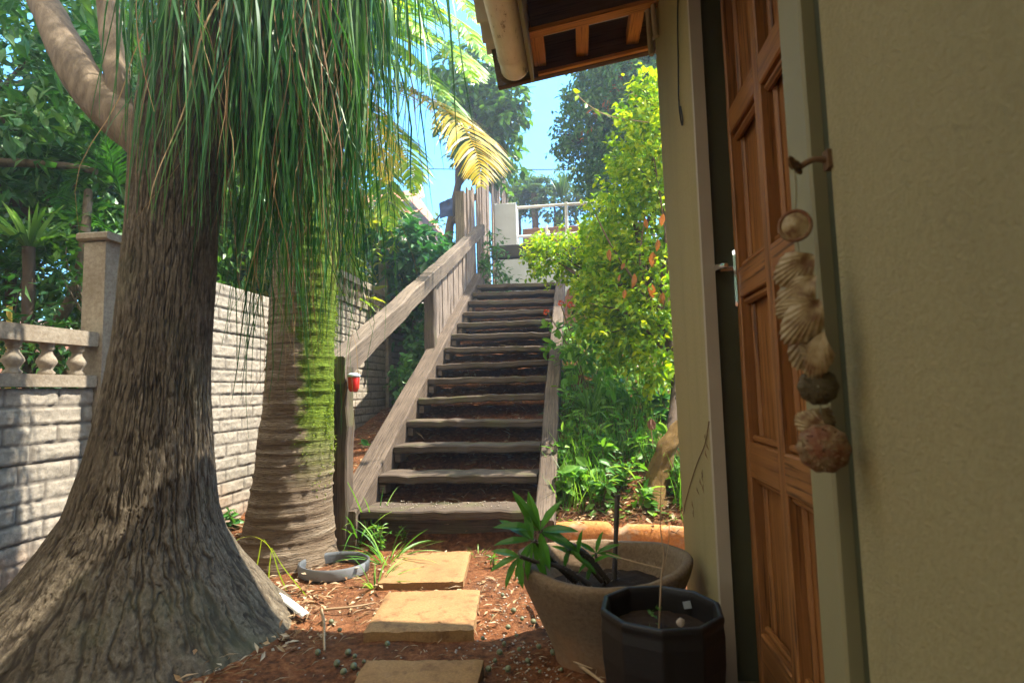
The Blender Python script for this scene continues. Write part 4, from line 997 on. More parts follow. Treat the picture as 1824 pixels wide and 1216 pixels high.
def strands(mb, c, n, Lm, rad, wid=.0135, k=16, amp=.04):
    """long strap leaves: arch out of the rosette, then hang, twisting and waving"""
    az = rng.uniform(0, 2 * PI, n); out = np.stack([np.cos(az), np.sin(az), 0 * az], 1); lat = np.stack([-np.sin(az), np.cos(az), 0 * az], 1)
    L = Lm * (.28 + .80 * rng.random(n) ** .85); rh = rad * rng.uniform(.15, 1.25, n); rise = rng.uniform(-.05, .75, n) * rh
    s = np.linspace(0, 1, k)[None]; q = s * L[:, None]                       # run along the leaf in metres
    hx = rh[:, None] * np.tanh(1.25 * q / (rh[:, None] + .04))
    turn = (rh * 1.1 + .05)[:, None]
    z = rise[:, None] * np.sin(PI * np.clip(q / (turn * 1.7), 0, 1)) - np.maximum(0, q - turn * .75) * (1 - np.exp(-q / turn))
    w1 = rng.uniform(0, 6.3, (n, 1)); w2 = rng.uniform(0, 6.3, (n, 1)); f1 = rng.uniform(2.2, 5.5, (n, 1)); A = amp * rng.uniform(.2, 1.3, (n, 1)) * np.minimum(1, q / .3)
    drift = rng.normal(0, .10, (n, 1)) * q
    l1 = A * np.sin(f1 * q + w1) + .4 * A * np.sin(f1 * 2.7 * q + w2) + drift; l2 = A * .8 * np.sin(f1 * .8 * q + w2)
    P = np.array(c)[None, None] + out[:, None] * (hx + l2)[..., None] + lat[:, None] * l1[..., None] + np.array([0, 0, 1.]) * z[..., None]
    W = wid * rng.uniform(.55, 1.3, (n, 1)) * (1 - .88 * s ** 1.5)
    a2 = az[:, None] + PI / 2 + rng.uniform(-1.2, 1.2, (n, 1)) + np.cumsum(rng.normal(0, .28, (n, k)), 1)
    ribbons(mb, P, W, np.stack([np.cos(a2), np.sin(a2), np.zeros_like(a2)], -1))
for (x, y, z, rad, n, L) in HEADS:
    mb = MB(); strands(mb, (x, y, z), n, L, rad); hd = mb.obj('leaf_head', M['pony'], pt)
    mb = MB(); strands(mb, (x, y, z - .1), n // 5, L * 1.0, rad * .8, .007, amp=.06); mb.obj('dry_leaves', M['ponydry'], hd)

# ------------------------------------------------------------------ ringed palm with moss
rp = thing('ringed_palm', 'straight ringed palm trunk coated in bright moss on its stair side', 'palm tree', (-1.52, 2.88, 0))
zs = np.linspace(-.1, 5.6, 620); a = np.linspace(0, 2 * PI, 97); A, Zg = np.meshgrid(a, zs)
r = np.interp(zs, [-.1, 0, .12, .35, .8, 2, 5.6], [.295, .26, .232, .206, .178, .16, .12])[:, None]
cx = np.interp(zs, [0, .5, 1, 2, 5.6], [-1.585, -1.54, -1.515, -1.47, -1.40])[:, None]; cy = 2.88
ring = np.maximum(0, np.sin((Zg + .02 * fbm(np.cos(A), np.sin(A), Zg * 3)) * 2 * PI / .062)) ** 6
ring = ring * (.2 + 1.5 * vnoise(np.cos(A) * 2, np.sin(A) * 2, Zg * 9))
rr = r + .006 * ring + .022 * fbm(np.cos(A) * 2.5, np.sin(A) * 2.5, Zg * 6, 4) + .012 * fbm(np.cos(A) * 9, np.sin(A) * 9, Zg * 26, 3)
P = np.stack([cx + rr * np.cos(A), cy + rr * np.sin(A), Zg], -1); P[:, -1] = P[:, 0]
mb = MB(); grid(mb, P); mb.obj('trunk', M['palmbark'], rp)
# moss tufts
n = 3600; zz_ = rng.uniform(.28, 2.3, n); aa = rng.normal(.0, .42, n) - .12; ok = (vnoise(aa * 5, zz_ * 7, 3) > .57) & (rng.random(n) < sst(.3, .75, zz_) + .12); zz_, aa = zz_[ok], aa[ok]
rm = np.interp(zz_, zs, r[:, 0]) + .006; P = np.stack([np.interp(zz_, zs, cx[:, 0]) + rm * np.cos(aa), cy + rm * np.sin(aa), zz_], 1)
d = np.stack([np.cos(aa), np.sin(aa), rng.normal(-.3, .5, len(aa))], 1) + rng.normal(0, .5, (len(aa), 3))
mb = MB(); leaves(mb, P, d, rand_dirs(len(aa)), rng.uniform(.006, .02, len(aa)), .006)
M['moss'] = leafmat('moss', [(.05, .10, .006), (.13, .21, .012), (.26, .33, .025)], .4, (1.2, 1.15, .4), .8, .2)
mb.obj('moss', M['moss'], rp)
ct = np.array([-1.36, 2.88, 5.6])
for i in range(11):
    az = i * 2.4 + rng.normal(0, .2); el = rng.uniform(.25, 1.1); L = rng.uniform(1.5, 2.0)
    o_ = np.array([math.cos(az), math.sin(az), 0]); p = [ct, ct + o_ * L * .35 * math.cos(el) + [0, 0, L * .4 * math.sin(el)], ct + o_ * L * .75 * math.cos(el * .8) + [0, 0, L * .45 * math.sin(el)], ct + o_ * L * .98 + [0, 0, L * (.45 * math.sin(el) - .35)]]
    mb = MB(); frond(mb, p, .42, 40, .03, .4); mb.obj('frond', M['palmleaf'], rp)

# ------------------------------------------------------------------ feathery palm clump with yellowing fronds, beyond the wall
ap = thing('feather_palm', 'clump of feathery palms whose yellowing fronds arch over the wall toward the steps', 'palm tree', (-2.9, 5.3, .6))
for (x, y, h) in ((-2.9, 5.3, 3.3), (-2.75, 5.0, 2.9), (-3.1, 5.5, 3.6), (-2.7, 5.6, 3.0)):
    mb = MB(); tube(mb, bez([(x, y, .5), (x + .08, y, h * .5), (x + .22, y, h)], 14), np.linspace(.055, .04, 14), 12, wob=.1); mb.obj('stem', M['stem'], ap)
FR = [([(580, 200), (680, 155), (755, 172), (815, 215), (848, 270), (858, 335)], 5.6, .66, 'yellowpalm', 60),
      ([(560, 110), (650, 60), (740, 60), (810, 95), (850, 150)], 5.3, .48, 'palmleaf', 52),
      ([(560, 110), (640, 10), (730, -30), (810, -10), (860, 50)], 5.2, .5, 'palmleaf', 52),
      ([(555, 120), (600, 40), (640, -40), (700, -90), (760, -100)], 5.0, .5, 'palmleaf', 50),
      ([(560, 150), (610, 150), (650, 190), (680, 260), (690, 330)], 5.0, .42, 'yellowpalm', 46),
      ([(540, 120), (500, 60), (440, 40), (380, 70), (340, 130)], 5.2, .46, 'palmleaf', 50),
      ([(540, 120), (520, 20), (470, -50), (400, -70)], 5.0, .46, 'palmleaf', 46),
      ([(545, 140), (500, 130), (450, 170), (420, 250)], 5.3, .42, 'palmleaf', 44),
      ([(560, 90), (680, 30), (770, 30), (840, 70), (880, 120)], 5.9, .46, 'palmleaf', 50),
      ([(550, 90), (620, 70), (700, 90), (760, 130), (800, 180)], 5.7, .42, 'palmleaf', 50),
      ([(560, 60), (600, -40), (680, -70), (780, -60), (850, -20), (880, 40)], 5.7, .5, 'palmleaf', 52),
      ([(570, 100), (640, 70), (700, 80), (750, 120)], 4.9, .4, 'palmleaf', 44), ([(560, 140), (600, 60), (660, 20), (720, 30), (770, 80)], 5.0, .46, 'palmleaf', 50), ([(540, 90), (590, 0), (660, -30), (740, -10), (800, 50)], 5.5, .46, 'palmleaf', 50), ([(520, 60), (560, 20), (600, 20), (640, 60)], 4.9, .4, 'palmleaf', 44),
      ([(600, 140), (670, 110), (740, 130), (800, 180), (830, 230)], 6.4, .46, 'palmleaf', 50), ([(600, 120), (680, 60), (760, 60), (830, 100), (865, 150)], 6.3, .46, 'palmleaf', 50),
      ([(600, 220), (650, 200), (700, 230), (730, 290), (740, 350)], 5.6, .42, 'palmleaf', 48), ([(590, 260), (630, 250), (670, 290), (690, 350), (695, 410)], 5.5, .42, 'palmleaf', 46),
      ([(600, 100), (650, 20), (740, 0), (820, 40), (850, 90)], 6.0, .46, 'palmleaf', 50), ([(560, 250), (540, 240), (500, 270), (480, 340)], 5.6, .4, 'palmleaf', 44)]
for (pp, yb, ll, mt, n) in FR:
    k = len(pp); p = [at_y(q[0], q[1], yb + 1.0 - .36 * i) for i, q in enumerate(pp)]
    mb = MB(); frond(mb, p, ll * 1.1, int(n * 1.25), .026 if mt == 'yellowpalm' else .036, .40, .014, vee=.2, tipf=.42); mb.obj('frond', M[mt], ap)

# ------------------------------------------------------------------ trees and shrubs
def tree(name, label, cat, base, blobs, ntw, per, twig, ll, lw, mat, trunk=None, tr=.08, tmat='darktrunk', tpl=SMALL, group=None, droop=.25, shell=.4, limbs=5, cut=None):
    t = thing(name, label, cat, tuple(base), group)
    if trunk is not None:
        mb = MB(); tp = bez(trunk, 20); tube(mb, tp, np.linspace(tr, tr * .55, 20), 14, wob=.4); tk = mb.obj('trunk', M[tmat], t)
        mb = MB()
        for b in blobs[:limbs]:
            s_ = tp[rng.integers(11, 19)]; e = np.array(b[:3]); m_ = (s_ + e) / 2 + rng.normal(0, .08, 3)
            tube(mb, bez([s_, m_, e], 10), np.linspace(tr * .5, tr * .14, 10), 8, wob=.3)
            for _ in range(7):
                d = rand_dirs(1)[0] * np.array(b[3:]) * .85; tube(mb, bez([e - (e - m_) * rng.uniform(0, .8), e + d * .5 + rng.normal(0, .03, 3), e + d], 7), np.linspace(tr * .16, tr * .05, 7), 5, False)
        mb.obj('branches', M[tmat], t)
    mb = crown(blobs, ntw, per, twig, ll, lw, tpl, droop, shell, cut=cut); mb.obj('crown', M[mat], t); return t
# left, beyond the wall
tree('broadleaf_tree', 'dark shady broadleaf tree beyond the wall at the upper left corner', 'tree', (-4.3, 3.4, .3),
     [(-3.9, 3.0, 3.0, 1.1, 1.1, 1.0), (-4.7, 3.8, 3.6, 1.3, 1.3, 1.2), (-3.6, 4.3, 3.2, 1.0, 1.0, 1.1), (-4.4, 2.6, 2.2, .9, .9, .8), (-3.7, 3.6, 2.0, .6, .8, .5), (-5.0, 5, 2.6, 1.4, 1.6, 1.4), (-3.7, 5.4, 4.2, 1.2, 1.2, 1.1)], 2600, 11, .3, .12, .05, 'darkleaf', [(-4.3, 3.4, .2), (-4.1, 3.3, 1.2), (-4.3, 3.4, 2.2), (-4.2, 3.4, 3.2)], .13, limbs=7)
tree('broadleaf_tree', 'mid green tree behind the ponytail curtain beyond the wall', 'tree', (-4.4, 6.5, .8),
     [(-4.2, 6.2, 3.0, 1.2, 1.2, 1.3), (-3.5, 6.9, 3.6, 1.0, 1.0, 1.1), (-4.0, 7.2, 2.2, 1.1, 1.1, 1.0), (-5.2, 6.6, 4.2, 1.4, 1.4, 1.4), (-3.3, 8.2, 2.6, .8, 1, .9)], 2200, 11, .3, .13, .055, 'midleaf', [(-4.4, 6.5, .6), (-4.3, 6.4, 2), (-4.2, 6.5, 3.4)], .12)
tree('shrub', 'tangled dark shrub filling the gap just behind the baluster panel at far left', 'shrub', (-3.1, 2.3, .2),
     [(-3.1, 2.2, .9, .4, .6, .6), (-3.3, 2.9, 1.3, .5, .5, .5), (-3.0, 3.2, 1.0, .35, .5, .5)], 420, 10, .2, .08, .03, 'darkleaf', [(-3.1, 2.4, .1), (-3.15, 2.5, .6), (-3.1, 2.4, 1.2)], .04)
tree('shrub', 'loose shrub behind the high brick bay, between the two big trunks', 'shrub', (-3.0, 4.0, .2),
     [(-3.0, 3.8, 1.5, .4, .6, .6), (-3.2, 4.6, 1.9, .5, .6, .6), (-3.1, 4.2, 2.4, .5, .6, .5)], 420, 10, .2, .10, .045, 'midleaf', [(-3.0, 4.0, .2), (-3.05, 4.1, 1), (-3.1, 4.2, 2.)], .04)
tree('added_shade_tree', 'added leafy tree out of view left of and behind the viewer, shading the near wall', 'tree', (-3.4, -.6, .2),  # unseen tree added to keep light off the near wall and foreground
     [(-3.0, -.4, 2.2, .9, 1.2, .9), (-3.3, -1.8, 2.6, 1.1, 1.2, 1.1), (-2.7, -1.2, 1.3, .6, 1., .6), (-2.3, -2.6, 1.8, 1.0, .8, 1.4), (-3.4, .6, 2.6, .8, .7, .7), (-1.0, -3.0, 1.8, 1.2, .7, 1.7), (-.5, -2.2, 2.3, .9, .7, 1.), (-2.0, -1.3, 3.1, 1.0, .9, .7), (-.3, -2.4, 1.0, .7, .6, 1.)], 2000, 10, .3, .13, .06, 'midleaf', [(-3.4, -.6, .1), (-3.3, -.6, 1.0), (-3.2, -.7, 2.2)], .1)
limb([at_y(-40, 288, 2.9), at_y(60, 292, 2.95), at_y(120, 296, 3.0), at_y(172, 306, 3.05)], .026, .02, 'bare_limb', 'limb')
tag(bpy.data.objects['bare_limb'], 'pale dead limb lying level among the branches at the left edge', 'branch')
lt = thing('leaning_tree', 'small pale barked tree leaning behind the tall wall post', 'tree', (-2.95, 2.8, .3))
limb([at_y(145, 690, 3.0), at_y(112, 640, 3.0), at_y(85, 590, 3.0), at_y(112, 560, 3.0), at_y(138, 500, 3.0), at_y(150, 430, 3.0), at_y(158, 340, 3.1)], .042, .022, 'trunk', 'limb', lt)
for p in ([(150, 560), (125, 520), (110, 490)], [(150, 540), (135, 515), (150, 480)], [(152, 560), (135, 545)], [(148, 530), (120, 470), (118, 440)]):
    limb([at_y(q[0], q[1], 2.95) for q in p], .007, .003, 'branch', 'limb', lt, 8, 6)
mb = crown([(-2.95, 3.1, 1.75, .3, .3, .35)], 50, 8, .18, .07, .03); mb.obj('crown', M['midleaf'], lt)
bp = [at_y(16, 585, 2.5), at_y(15, 640, 2.5), at_y(14, 720, 2.5)]
mb = MB(); tube(mb, bez([at_y(17, 545, 2.5)] + bp, 16), .012, 10); tag(mb.obj('bamboo_cane', plain('yellow_bamboo', (.5, .34, .05), .4, .4, 0, .2, 30)), 'yellow bamboo cane standing behind the balusters at the left edge', 'cane')
def rosette(px, py, yv, n, L, w, label, mat, spread=1.2, droop=.5):
    c = at_y(px, py, yv); t = thing('spiky_plant', label, 'plant', tuple(c))
    mb = MB(); tuft(mb, c, n, L, w, spread, droop, r0=.02); mb.obj('leaves', M[mat], t)
    mb = MB(); tube(mb, bez([c + [0, .05, -1.0], c + [0, .02, -.5], c], 8), .03, 10, wob=.3); mb.obj('stem', M['darktrunk'], t)
rosette(52, 440, 2.75, 46, .34, .024, 'blue green rosette plant with stiff sword leaves over the far left balusters', 'grassleaf', 1.5, .4)
rosette(20, 480, 3.2, 40, .34, .028, 'darker sword leaved rosette low at the left edge behind the balusters', 'cycad', 1.5, .6)
cy_ = thing('cycad_fronds', 'bright green feather fronds arching behind the flared trunk at left', 'palm', tuple(at_y(215, 330, 3.2)))
for pp in ([(215, 345), (185, 290), (130, 262), (60, 270)], [(215, 345), (170, 300), (110, 285), (40, 310)], [(210, 340), (195, 270), (170, 230), (130, 215)], [(170, 470), (120, 440), (70, 450), (30, 480)], [(170, 470), (110, 430), (60, 425), (10, 440)], [(215, 345), (200, 310), (150, 310), (100, 350)], [(190, 200), (150, 150), (100, 140), (50, 170)], [(190, 210), (140, 190), (80, 200), (30, 240)], [(230, 440), (180, 400), (120, 390), (70, 420)], [(130, 520), (90, 470), (40, 470), (0, 500)], [(20, 330), (60, 330), (100, 350), (130, 400)]):
    mb = MB(); frond(mb, [at_y(q[0], q[1], 3.2 - .08 * i) for i, q in enumerate(pp)], .20, 44, .012, .25, .006); mb.obj('frond', M['cycad'], cy_)

# glossy shrub and ivy around the upper wall
tree('glossy_shrub', 'glossy dark leaved creeper bushing over the handrail from the wall', 'shrub', (-2.1, 6.9, 1.2),
     [(-1.95, 6.7, 2.50, .42, .5, .36), (-2.2, 6.6, 2.75, .4, .4, .35), (-1.65, 6.5, 2.38, .16, .3, .18), (-2.35, 7.0, 2.3, .4, .5, .5), (-1.9, 7.3, 2.75, .3, .4, .3)], 260, 8, .16, .145, .075, 'vine', [(-2.1, 6.9, .9), (-2.1, 6.9, 1.8), (-2.0, 6.8, 2.5)], .03, 'stem', BIG, droop=.55)
tree('ivy', 'light green ivy trailing down the wall between handrail and far wall post', 'ivy', (-2.1, 6.3, .8),
     [(-2.1, 6.75, 1.6, .14, .40, .75), (-1.95, 6.3, 1.0, .2, .35, .3), (-2.05, 7.0, 1.9, .2, .4, .5), (-1.65, 5.6, 1.05, .1, .3, .25), (-1.60, 6.2, 1.5, .10, .4, .4)], 320, 8, .14, .075, .06, 'ivy', None, tpl=BIG, droop=.7)
tree('broad_leaf_clump', 'lime green broad leaved clump glowing above the wall behind the ponytail leaves', 'plant', (-2.75, 6.0, 1.2),
     [(-2.75, 5.9, 2.2, .3, .45, .45), (-2.7, 6.5, 2.6, .3, .4, .5), (-2.8, 5.2, 2.0, .3, .4, .4)], 90, 6, .2, .30, .075, 'banana', [(-2.75, 6.0, .8), (-2.75, 6.0, 1.6), (-2.75, 6.0, 2.4)], .03, 'stem', BIG, droop=.2)
tree('fern_shrub', 'green compound leaved plant growing between the infill boards and the terrace wall', 'plant', (-1.18, 7.75, 2.1),
     [(-1.15, 7.6, 2.5, .13, .22, .32), (-1.05, 7.75, 2.35, .16, .16, .15), (-1.22, 7.9, 2.9, .1, .15, .3)], 70, 9, .17, .085, .035, 'ivy', [(-1.18, 7.75, 2.0), (-1.15, 7.7, 2.4), (-1.12, 7.7, 2.9)], .012, 'stem', BIG)
# beyond the eave
tree('large_leaf_tree', 'large leaved tree hanging below the gutter end behind the plank fence', 'tree', (-2.4, 9.8, 2.2),
     [(-1.6, 9.2, 5.55, .46, .6, .62), (-1.2, 9.2, 5.35, .2, .4, .4), (-1.75, 9.4, 6.3, .6, .7, .5), (-1.1, 9.1, 5.8, .16, .3, .25), (-1.35, 9.2, 4.85, .3, .3, .3)], 330, 9, .32, .20, .09, 'midleaf', [(-2.4, 9.8, 2.0), (-2.3, 9.7, 3.6), (-1.9, 9.5, 5.2)], .1, tpl=BIG, droop=.45)
tree('dense_tree', 'tall dense blue green tree behind the lime bush and under the barge board', 'tree', (1.5, 8.4, 2.6),
     [(.34, 8.2, 4.75, .52, .6, .75), (.95, 8.0, 5.1, .88, .9, .95), (.75, 8.1, 5.75, .7, .8, .6), (1.8, 7.6, 4.8, 1, 1, 1.3), (.75, 8.0, 4.0, .6, .7, .5), (-.02, 8.2, 4.6, .2, .3, .15)], 3300, 12, .22, .095, .045, 'darkleaf', [(1.5, 8.4, 2.4), (1.4, 8.3, 3.6), (1.1, 8.1, 5.0)], .14, limbs=6)
mb = crown([(.9, 7.4, 5.0, .5, .3, .6), (1.1, 7.2, 4.3, .4, .3, .4), (.4, 7.6, 4.9, .4, .3, .6)], 28, 8, .18, .09, .035, droop=.8)
mb.obj('russet_sprays', M['dead'], bpy.data.objects['dense_tree'])
lb = tree('lime_bush', 'tall lime green bush with fine sunlit leaves between the steps and the house', 'bush', (.6, 4.0, .5),
     [(.52, 4.5, 2.15, .42, .5, .58), (.28, 4.8, 1.95, .30, .4, .42), (.60, 4.3, 2.65, .27, .4, .42), (-.12, 5.0, 2.05, .30, .26, .20), (.5, 4.3, 1.6, .42, .45, .30), (.16, 5.0, 1.6, .2, .3, .22), (-.3, 5.1, 2.12, .16, .2, .1), (.24, 4.6, 1.6, .24, .3, .26), (.62, 4.3, 3.05, .13, .3, .2), (.36, 4.15, 1.3, .28, .3, .22), (.5, 3.95, 1.15, .16, .2, .25)], 1900, 12, .14, .052, .030, 'bush', [(.50, 3.55, .45), (.63, 3.95, .85), (.60, 4.0, 1.2), (.50, 4.1, 1.6), (.45, 4.3, 2.1)], .036, 'darktrunk', BIG, limbs=10, shell=.3)
mb = MB()
for (px, py, L) in ((1085, 455, .085), (1130, 498, .10), (1113, 480, .05), (1163, 460, .10), (1172, 437, .08), (1160, 515, .10), (1181, 532, .10), (1113, 527, .06), (1105, 500, .05), (1150, 400, .07), (1182, 392, .08)):
    c = at_y(px, py - 12, 3.85); q = MB()
    leaves(q, [c], [[rng.normal(0, .2), rng.normal(0, .2), -1]], [[rng.normal(-.2, .5), -1, .1]], L * 1.1, L * .55, BIG); q.obj('dead_leaf', M['dead'], lb)
for p in ([(1168, 560), (1130, 500), (1090, 440), (1060, 380)], [(1172, 590), (1190, 480), (1180, 380), (1165, 280)], [(1165, 545), (1140, 470), (1150, 380)], [(1180, 620), (1120, 560), (1050, 540)]):
    limb([at_y(q[0], q[1], 4.05) for q in p], .012, .004, 'branch', 'twig', lb, 14, 7)
p = [at_y(q[0], q[1], 4.0) for q in ((1190, 222), (1130, 215), (1080, 205), (1045, 185), (1020, 160))]
tv = thing('vine_tendril', 'bare climbing tendril with a few pale leaves reaching out toward the sky', 'vine', tuple(p[0]))
mb = MB(); tube(mb, bez(p, 20), np.linspace(.005, .0025, 20), 6); mb.obj('stem', M['stick'], tv)
mb = MB(); P = bez(p, 30)[[8, 12, 16, 19, 22, 26, 29]]; leaves(mb, P, rng.normal(0, .5, (7, 3)) + [0, 0, -1], rng.normal(0, .4, (7, 3)) + [0, -1, 0], .075, .035, BIG); mb.obj('leaves', M['bush'], tv)

# flowering spray beside the right stringer
fs = thing('flowering_shrub', 'low shrub with orange red flower heads leaning over the right stringer', 'shrub', (-.05, 4.6, .75))
mb = crown([(-.05, 4.65, 1.25, .2, .2, .18), (.1, 4.4, 1.0, .2, .25, .25)], 70, 7, .14, .085, .04, BIG); mb.obj('leaves', M['herb'], fs)
mb = MB(); tube(mb, bez([(.05, 4.5, .7), (0, 4.55, 1.0), at_y(1000, 545, 4.6)], 10), .006, 6); tube(mb, bez([(.05, 4.5, .7), (-.05, 4.6, 1.1), at_y(975, 556, 4.7)], 10), .005, 6); mb.obj('stems', M['stem'], fs)
for (px, py) in ((974, 556), (1000, 540), (1016, 543)):
    c = at_y(px, py, 4.65); mb = MB(); n = 26; d = rand_dirs(n) + [-.2, -.5, .2]; leaves(mb, c + unit(d) * .012, d, rand_dirs(n), .022, .014); mb.obj('flower_head', M['flower'], fs)

# plants on the bank
def tuft_thing(name, px, py, n, L, w, label, mat='grassleaf', spread=.8, droop=.9, group=None, at=None, cat='grass'):
    b = terr(px, py) if at is None else np.array(at); b[2] -= .01
    t = MB(); tuft(t, b, n, L, w, spread, droop); LOC[name] = (0, 0, 0)
    o = t.obj(name, M[mat]); tag(o, label, cat, group); return o
tuft_thing('strap_leaf_plant', 1052, 745, 70, .42, .020, 'pale strap leaved tuft arching on the bank beside the right stringer', spread=1.0, cat='plant')
tuft_thing('strap_leaf_plant', 1120, 720, 55, .36, .017, 'strap leaved tuft further right on the bank, nearer the bush stem', spread=1.0, cat='plant')
tuft_thing('strap_leaf_plant', 1150, 670, 50, .40, .014, 'narrow leaved tuft high on the bank under the lime bush', spread=1.0, cat='plant')
def herb(px, py, h, nst, ll, lw, label, mat='herb', tpl=BIG, at=None, sp=.5, per=7):
    b = terr(px, py) if at is None else np.array(at, float)
    t = thing('leafy_weed', label, 'weed', tuple(b)); sb = MB(); lbm = MB()
    for i in range(nst):
        az = rng.uniform(0, 2 * PI); o_ = np.array([math.cos(az), math.sin(az), 0]) * h * sp * rng.uniform(.2, 1.0)
        P = bez([b - [0, 0, .02], b + o_ * .4 + [0, 0, h * .5], b + o_ + [0, 0, h * rng.uniform(.7, 1.1)]], 10); tube(sb, P, np.linspace(.004, .0015, 10), 5, False)
        k = rng.integers(2, 10, per); d = rand_dirs(per) * [1, 1, .4] + [0, 0, .15]
        leaves(lbm, P[k], d, np.array([0, 0, 1.]) + rng.normal(0, .4, (per, 3)), ll * rng.uniform(.6, 1.2, per), lw * rng.uniform(.7, 1.1, per), tpl)
    sb.obj('stems', M['stem'], t); lbm.obj('leaves', M[mat], t)
herb(1000, 895, .20, 5, .10, .055, 'broad leaved weed at the foot of the right stringer')
herb(1040, 880, .16, 5, .09, .05, 'pale leaved weed behind the broken kerb, left of the stump')
herb(1020, 825, .22, 6, .08, .03, 'leafy weed beside the middle of the lower right stringer')
herb(1075, 850, .22, 7, .09, .03, 'dark leaved weed in the shady middle of the bank')
herb(1125, 820, .20, 6, .08, .035, 'weed with narrow leaves just left of the yellow stump')
herb(1095, 790, .24, 7, .09, .028, 'upright weed halfway up the bank under the strap leaves')
herb(1035, 790, .24, 7, .08, .026, 'bushy weed against the stringer below the strap leaves')
herb(1195, 760, .30, 5, .13, .085, 'weed with large glossy heart leaves beside the house corner', 'ivy')
herb(1150, 905, .12, 4, .08, .04, 'small weed with pointed leaves at the foot of the yellow stump')
herb(1000, 700, .28, 8, .07, .025, 'fine leaved weed beside the upper part of the right stringer')
herb(1150, 740, .3, 8, .08, .026, 'tall fine leaved weed in front of the bush stem')
herb(1085, 680, .28, 9, .07, .024, 'dense fine leaved weed in the upper bank shade')
herb(1210, 880, .16, 4, .10, .055, 'pale weed at the wall end above the terracotta kerb')
herb(415, 945, .12, 6, .06, .045, 'low ivy leaved weed between the two trunks at the wall foot', 'ivy')
herb(672, 985, .14, 16, .04, .014, 'tiny leaved weed beside the plastic ring')
herb(1075, 900, .16, 7, .09, .04, 'spreading weed on the low bank behind the middle of the kerb')
herb(1110, 875, .18, 7, .09, .04, 'soft green weed just left of the yellow stump foot')
herb(1185, 840, .22, 7, .10, .045, 'soft weed crowding the face of the yellow stump')
herb(1060, 820, .24, 8, .09, .035, 'lush weed in the middle of the lower bank')
herb(600, 968, .10, 12, .03, .016, 'tiny round leaved weed at the foot of the mossy palm')
herb(720, 968, .08, 8, .03, .012, 'tiny weed behind the upper slab before the lowest step')
herb(880, 770 + 240, .05, 4, .03, .012, 'small seedling in the soil right of the upper slab')
herb(985, 1060 + 30, .05, 3, .03, .012, 'small seedling at the left foot of the bowl planter')
herb(665, 740, .25, 6, .09, .05, 'weed on the bank between lantern post and left stringer', 'ivy', at=(-1.62, 4.3, .2))
herb(1012, 640, .30, 9, .075, .03, 'leafy weed crowding the upper right stringer under the flowers')
herb(1008, 760, .28, 9, .075, .03, 'leafy weed crowding the right stringer at half height')
herb(995, 850, .2, 7, .08, .032, 'leafy weed overhanging the lower end of the right stringer')
# ground cover on the bank
q = scatter_pts(3300, -.17, 1.3, 3.12, 6.5, lambda x, y: .25 + .75 * (vnoise(x * 4, y * 4, 2) > .42)); k = len(q)
mb = MB(); P = np.stack([q[:, 0], q[:, 1], rough(q[:, 0], q[:, 1]) + rng.uniform(.0, .16, k) * sst(3.1, 3.8, q[:, 1])], 1)
leaves(mb, P, rand_dirs(k) * [1, 1, .5], np.array([0, 0, 1.]) + rng.normal(0, .5, (k, 3)), rng.uniform(.03, .08, k), rng.uniform(.012, .04, k), BIG)
q = scatter_pts(9500, -.17, 1.3, 3.2, 6.5, lambda x, y: (vnoise(x * 5 + 7, y * 5, 2) > .4) * 1.); k = len(q)
base = np.stack([q[:, 0], q[:, 1], rough(q[:, 0], q[:, 1]) - .01], 1); az = rng.uniform(0, 6.28, k); o_ = np.stack([np.cos(az), np.sin(az), 0 * az], 1); L = rng.uniform(.08, .26, k); s = np.linspace(0, 1, 5)
P = base[:, None] + (np.array([0, 0, 1.])[None, None] * s[None, :, None] + o_[:, None] * (.25 + .5 * rng.random((k, 1, 1))) * (s ** 1.8)[None, :, None]) * L[:, None, None]
ribbons(mb, P, np.array([.006, .007, .006, .004, .0005])[None] * rng.uniform(.6, 1.2, (k, 1)), unit(np.cross(o_, [0, 0, 1.])))
tag(mb.obj('ground_cover', M['herb']), kind='stuff')
st_ = thing('tree_stump', 'gnarled yellowish leaning trunk base at the corner of the house', 'stump', (.47, 3.4, .2))
mb = MB(); tube(mb, bez([terr(1172, 905) - [0, 0, .08], at_y(1172, 860, 3.42), at_y(1182, 815, 3.45), at_y(1200, 780, 3.5), at_y(1225, 745, 3.55)], 30), np.linspace(.066, .046, 30), 40, wob=.7); mb.obj('trunk', M['stump'], st_)
b = terr(1165, 790)
dl = thing('wilted_leaf', 'curled reddish dead leaf on a stalk beside the yellow stump', 'leaf', tuple(b))
mb = MB(); c = at_y(1160, 745, 3.4); tube(mb, bez([at_y(1163, 790, 3.4), at_y(1160, 765, 3.4), c], 6), .003, 5); mb.obj('stalk', M['stick'], dl)
mb = MB(); leaves(mb, [c, c, c], [[0, 0, -1], [-.2, 0, -1], [.2, -.1, -.8]], [[0, -1, 0], [-.6, -1, 0], [.6, -1, 0]], .07, .04, BIG); mb.obj('blade', M['redclay'], dl)
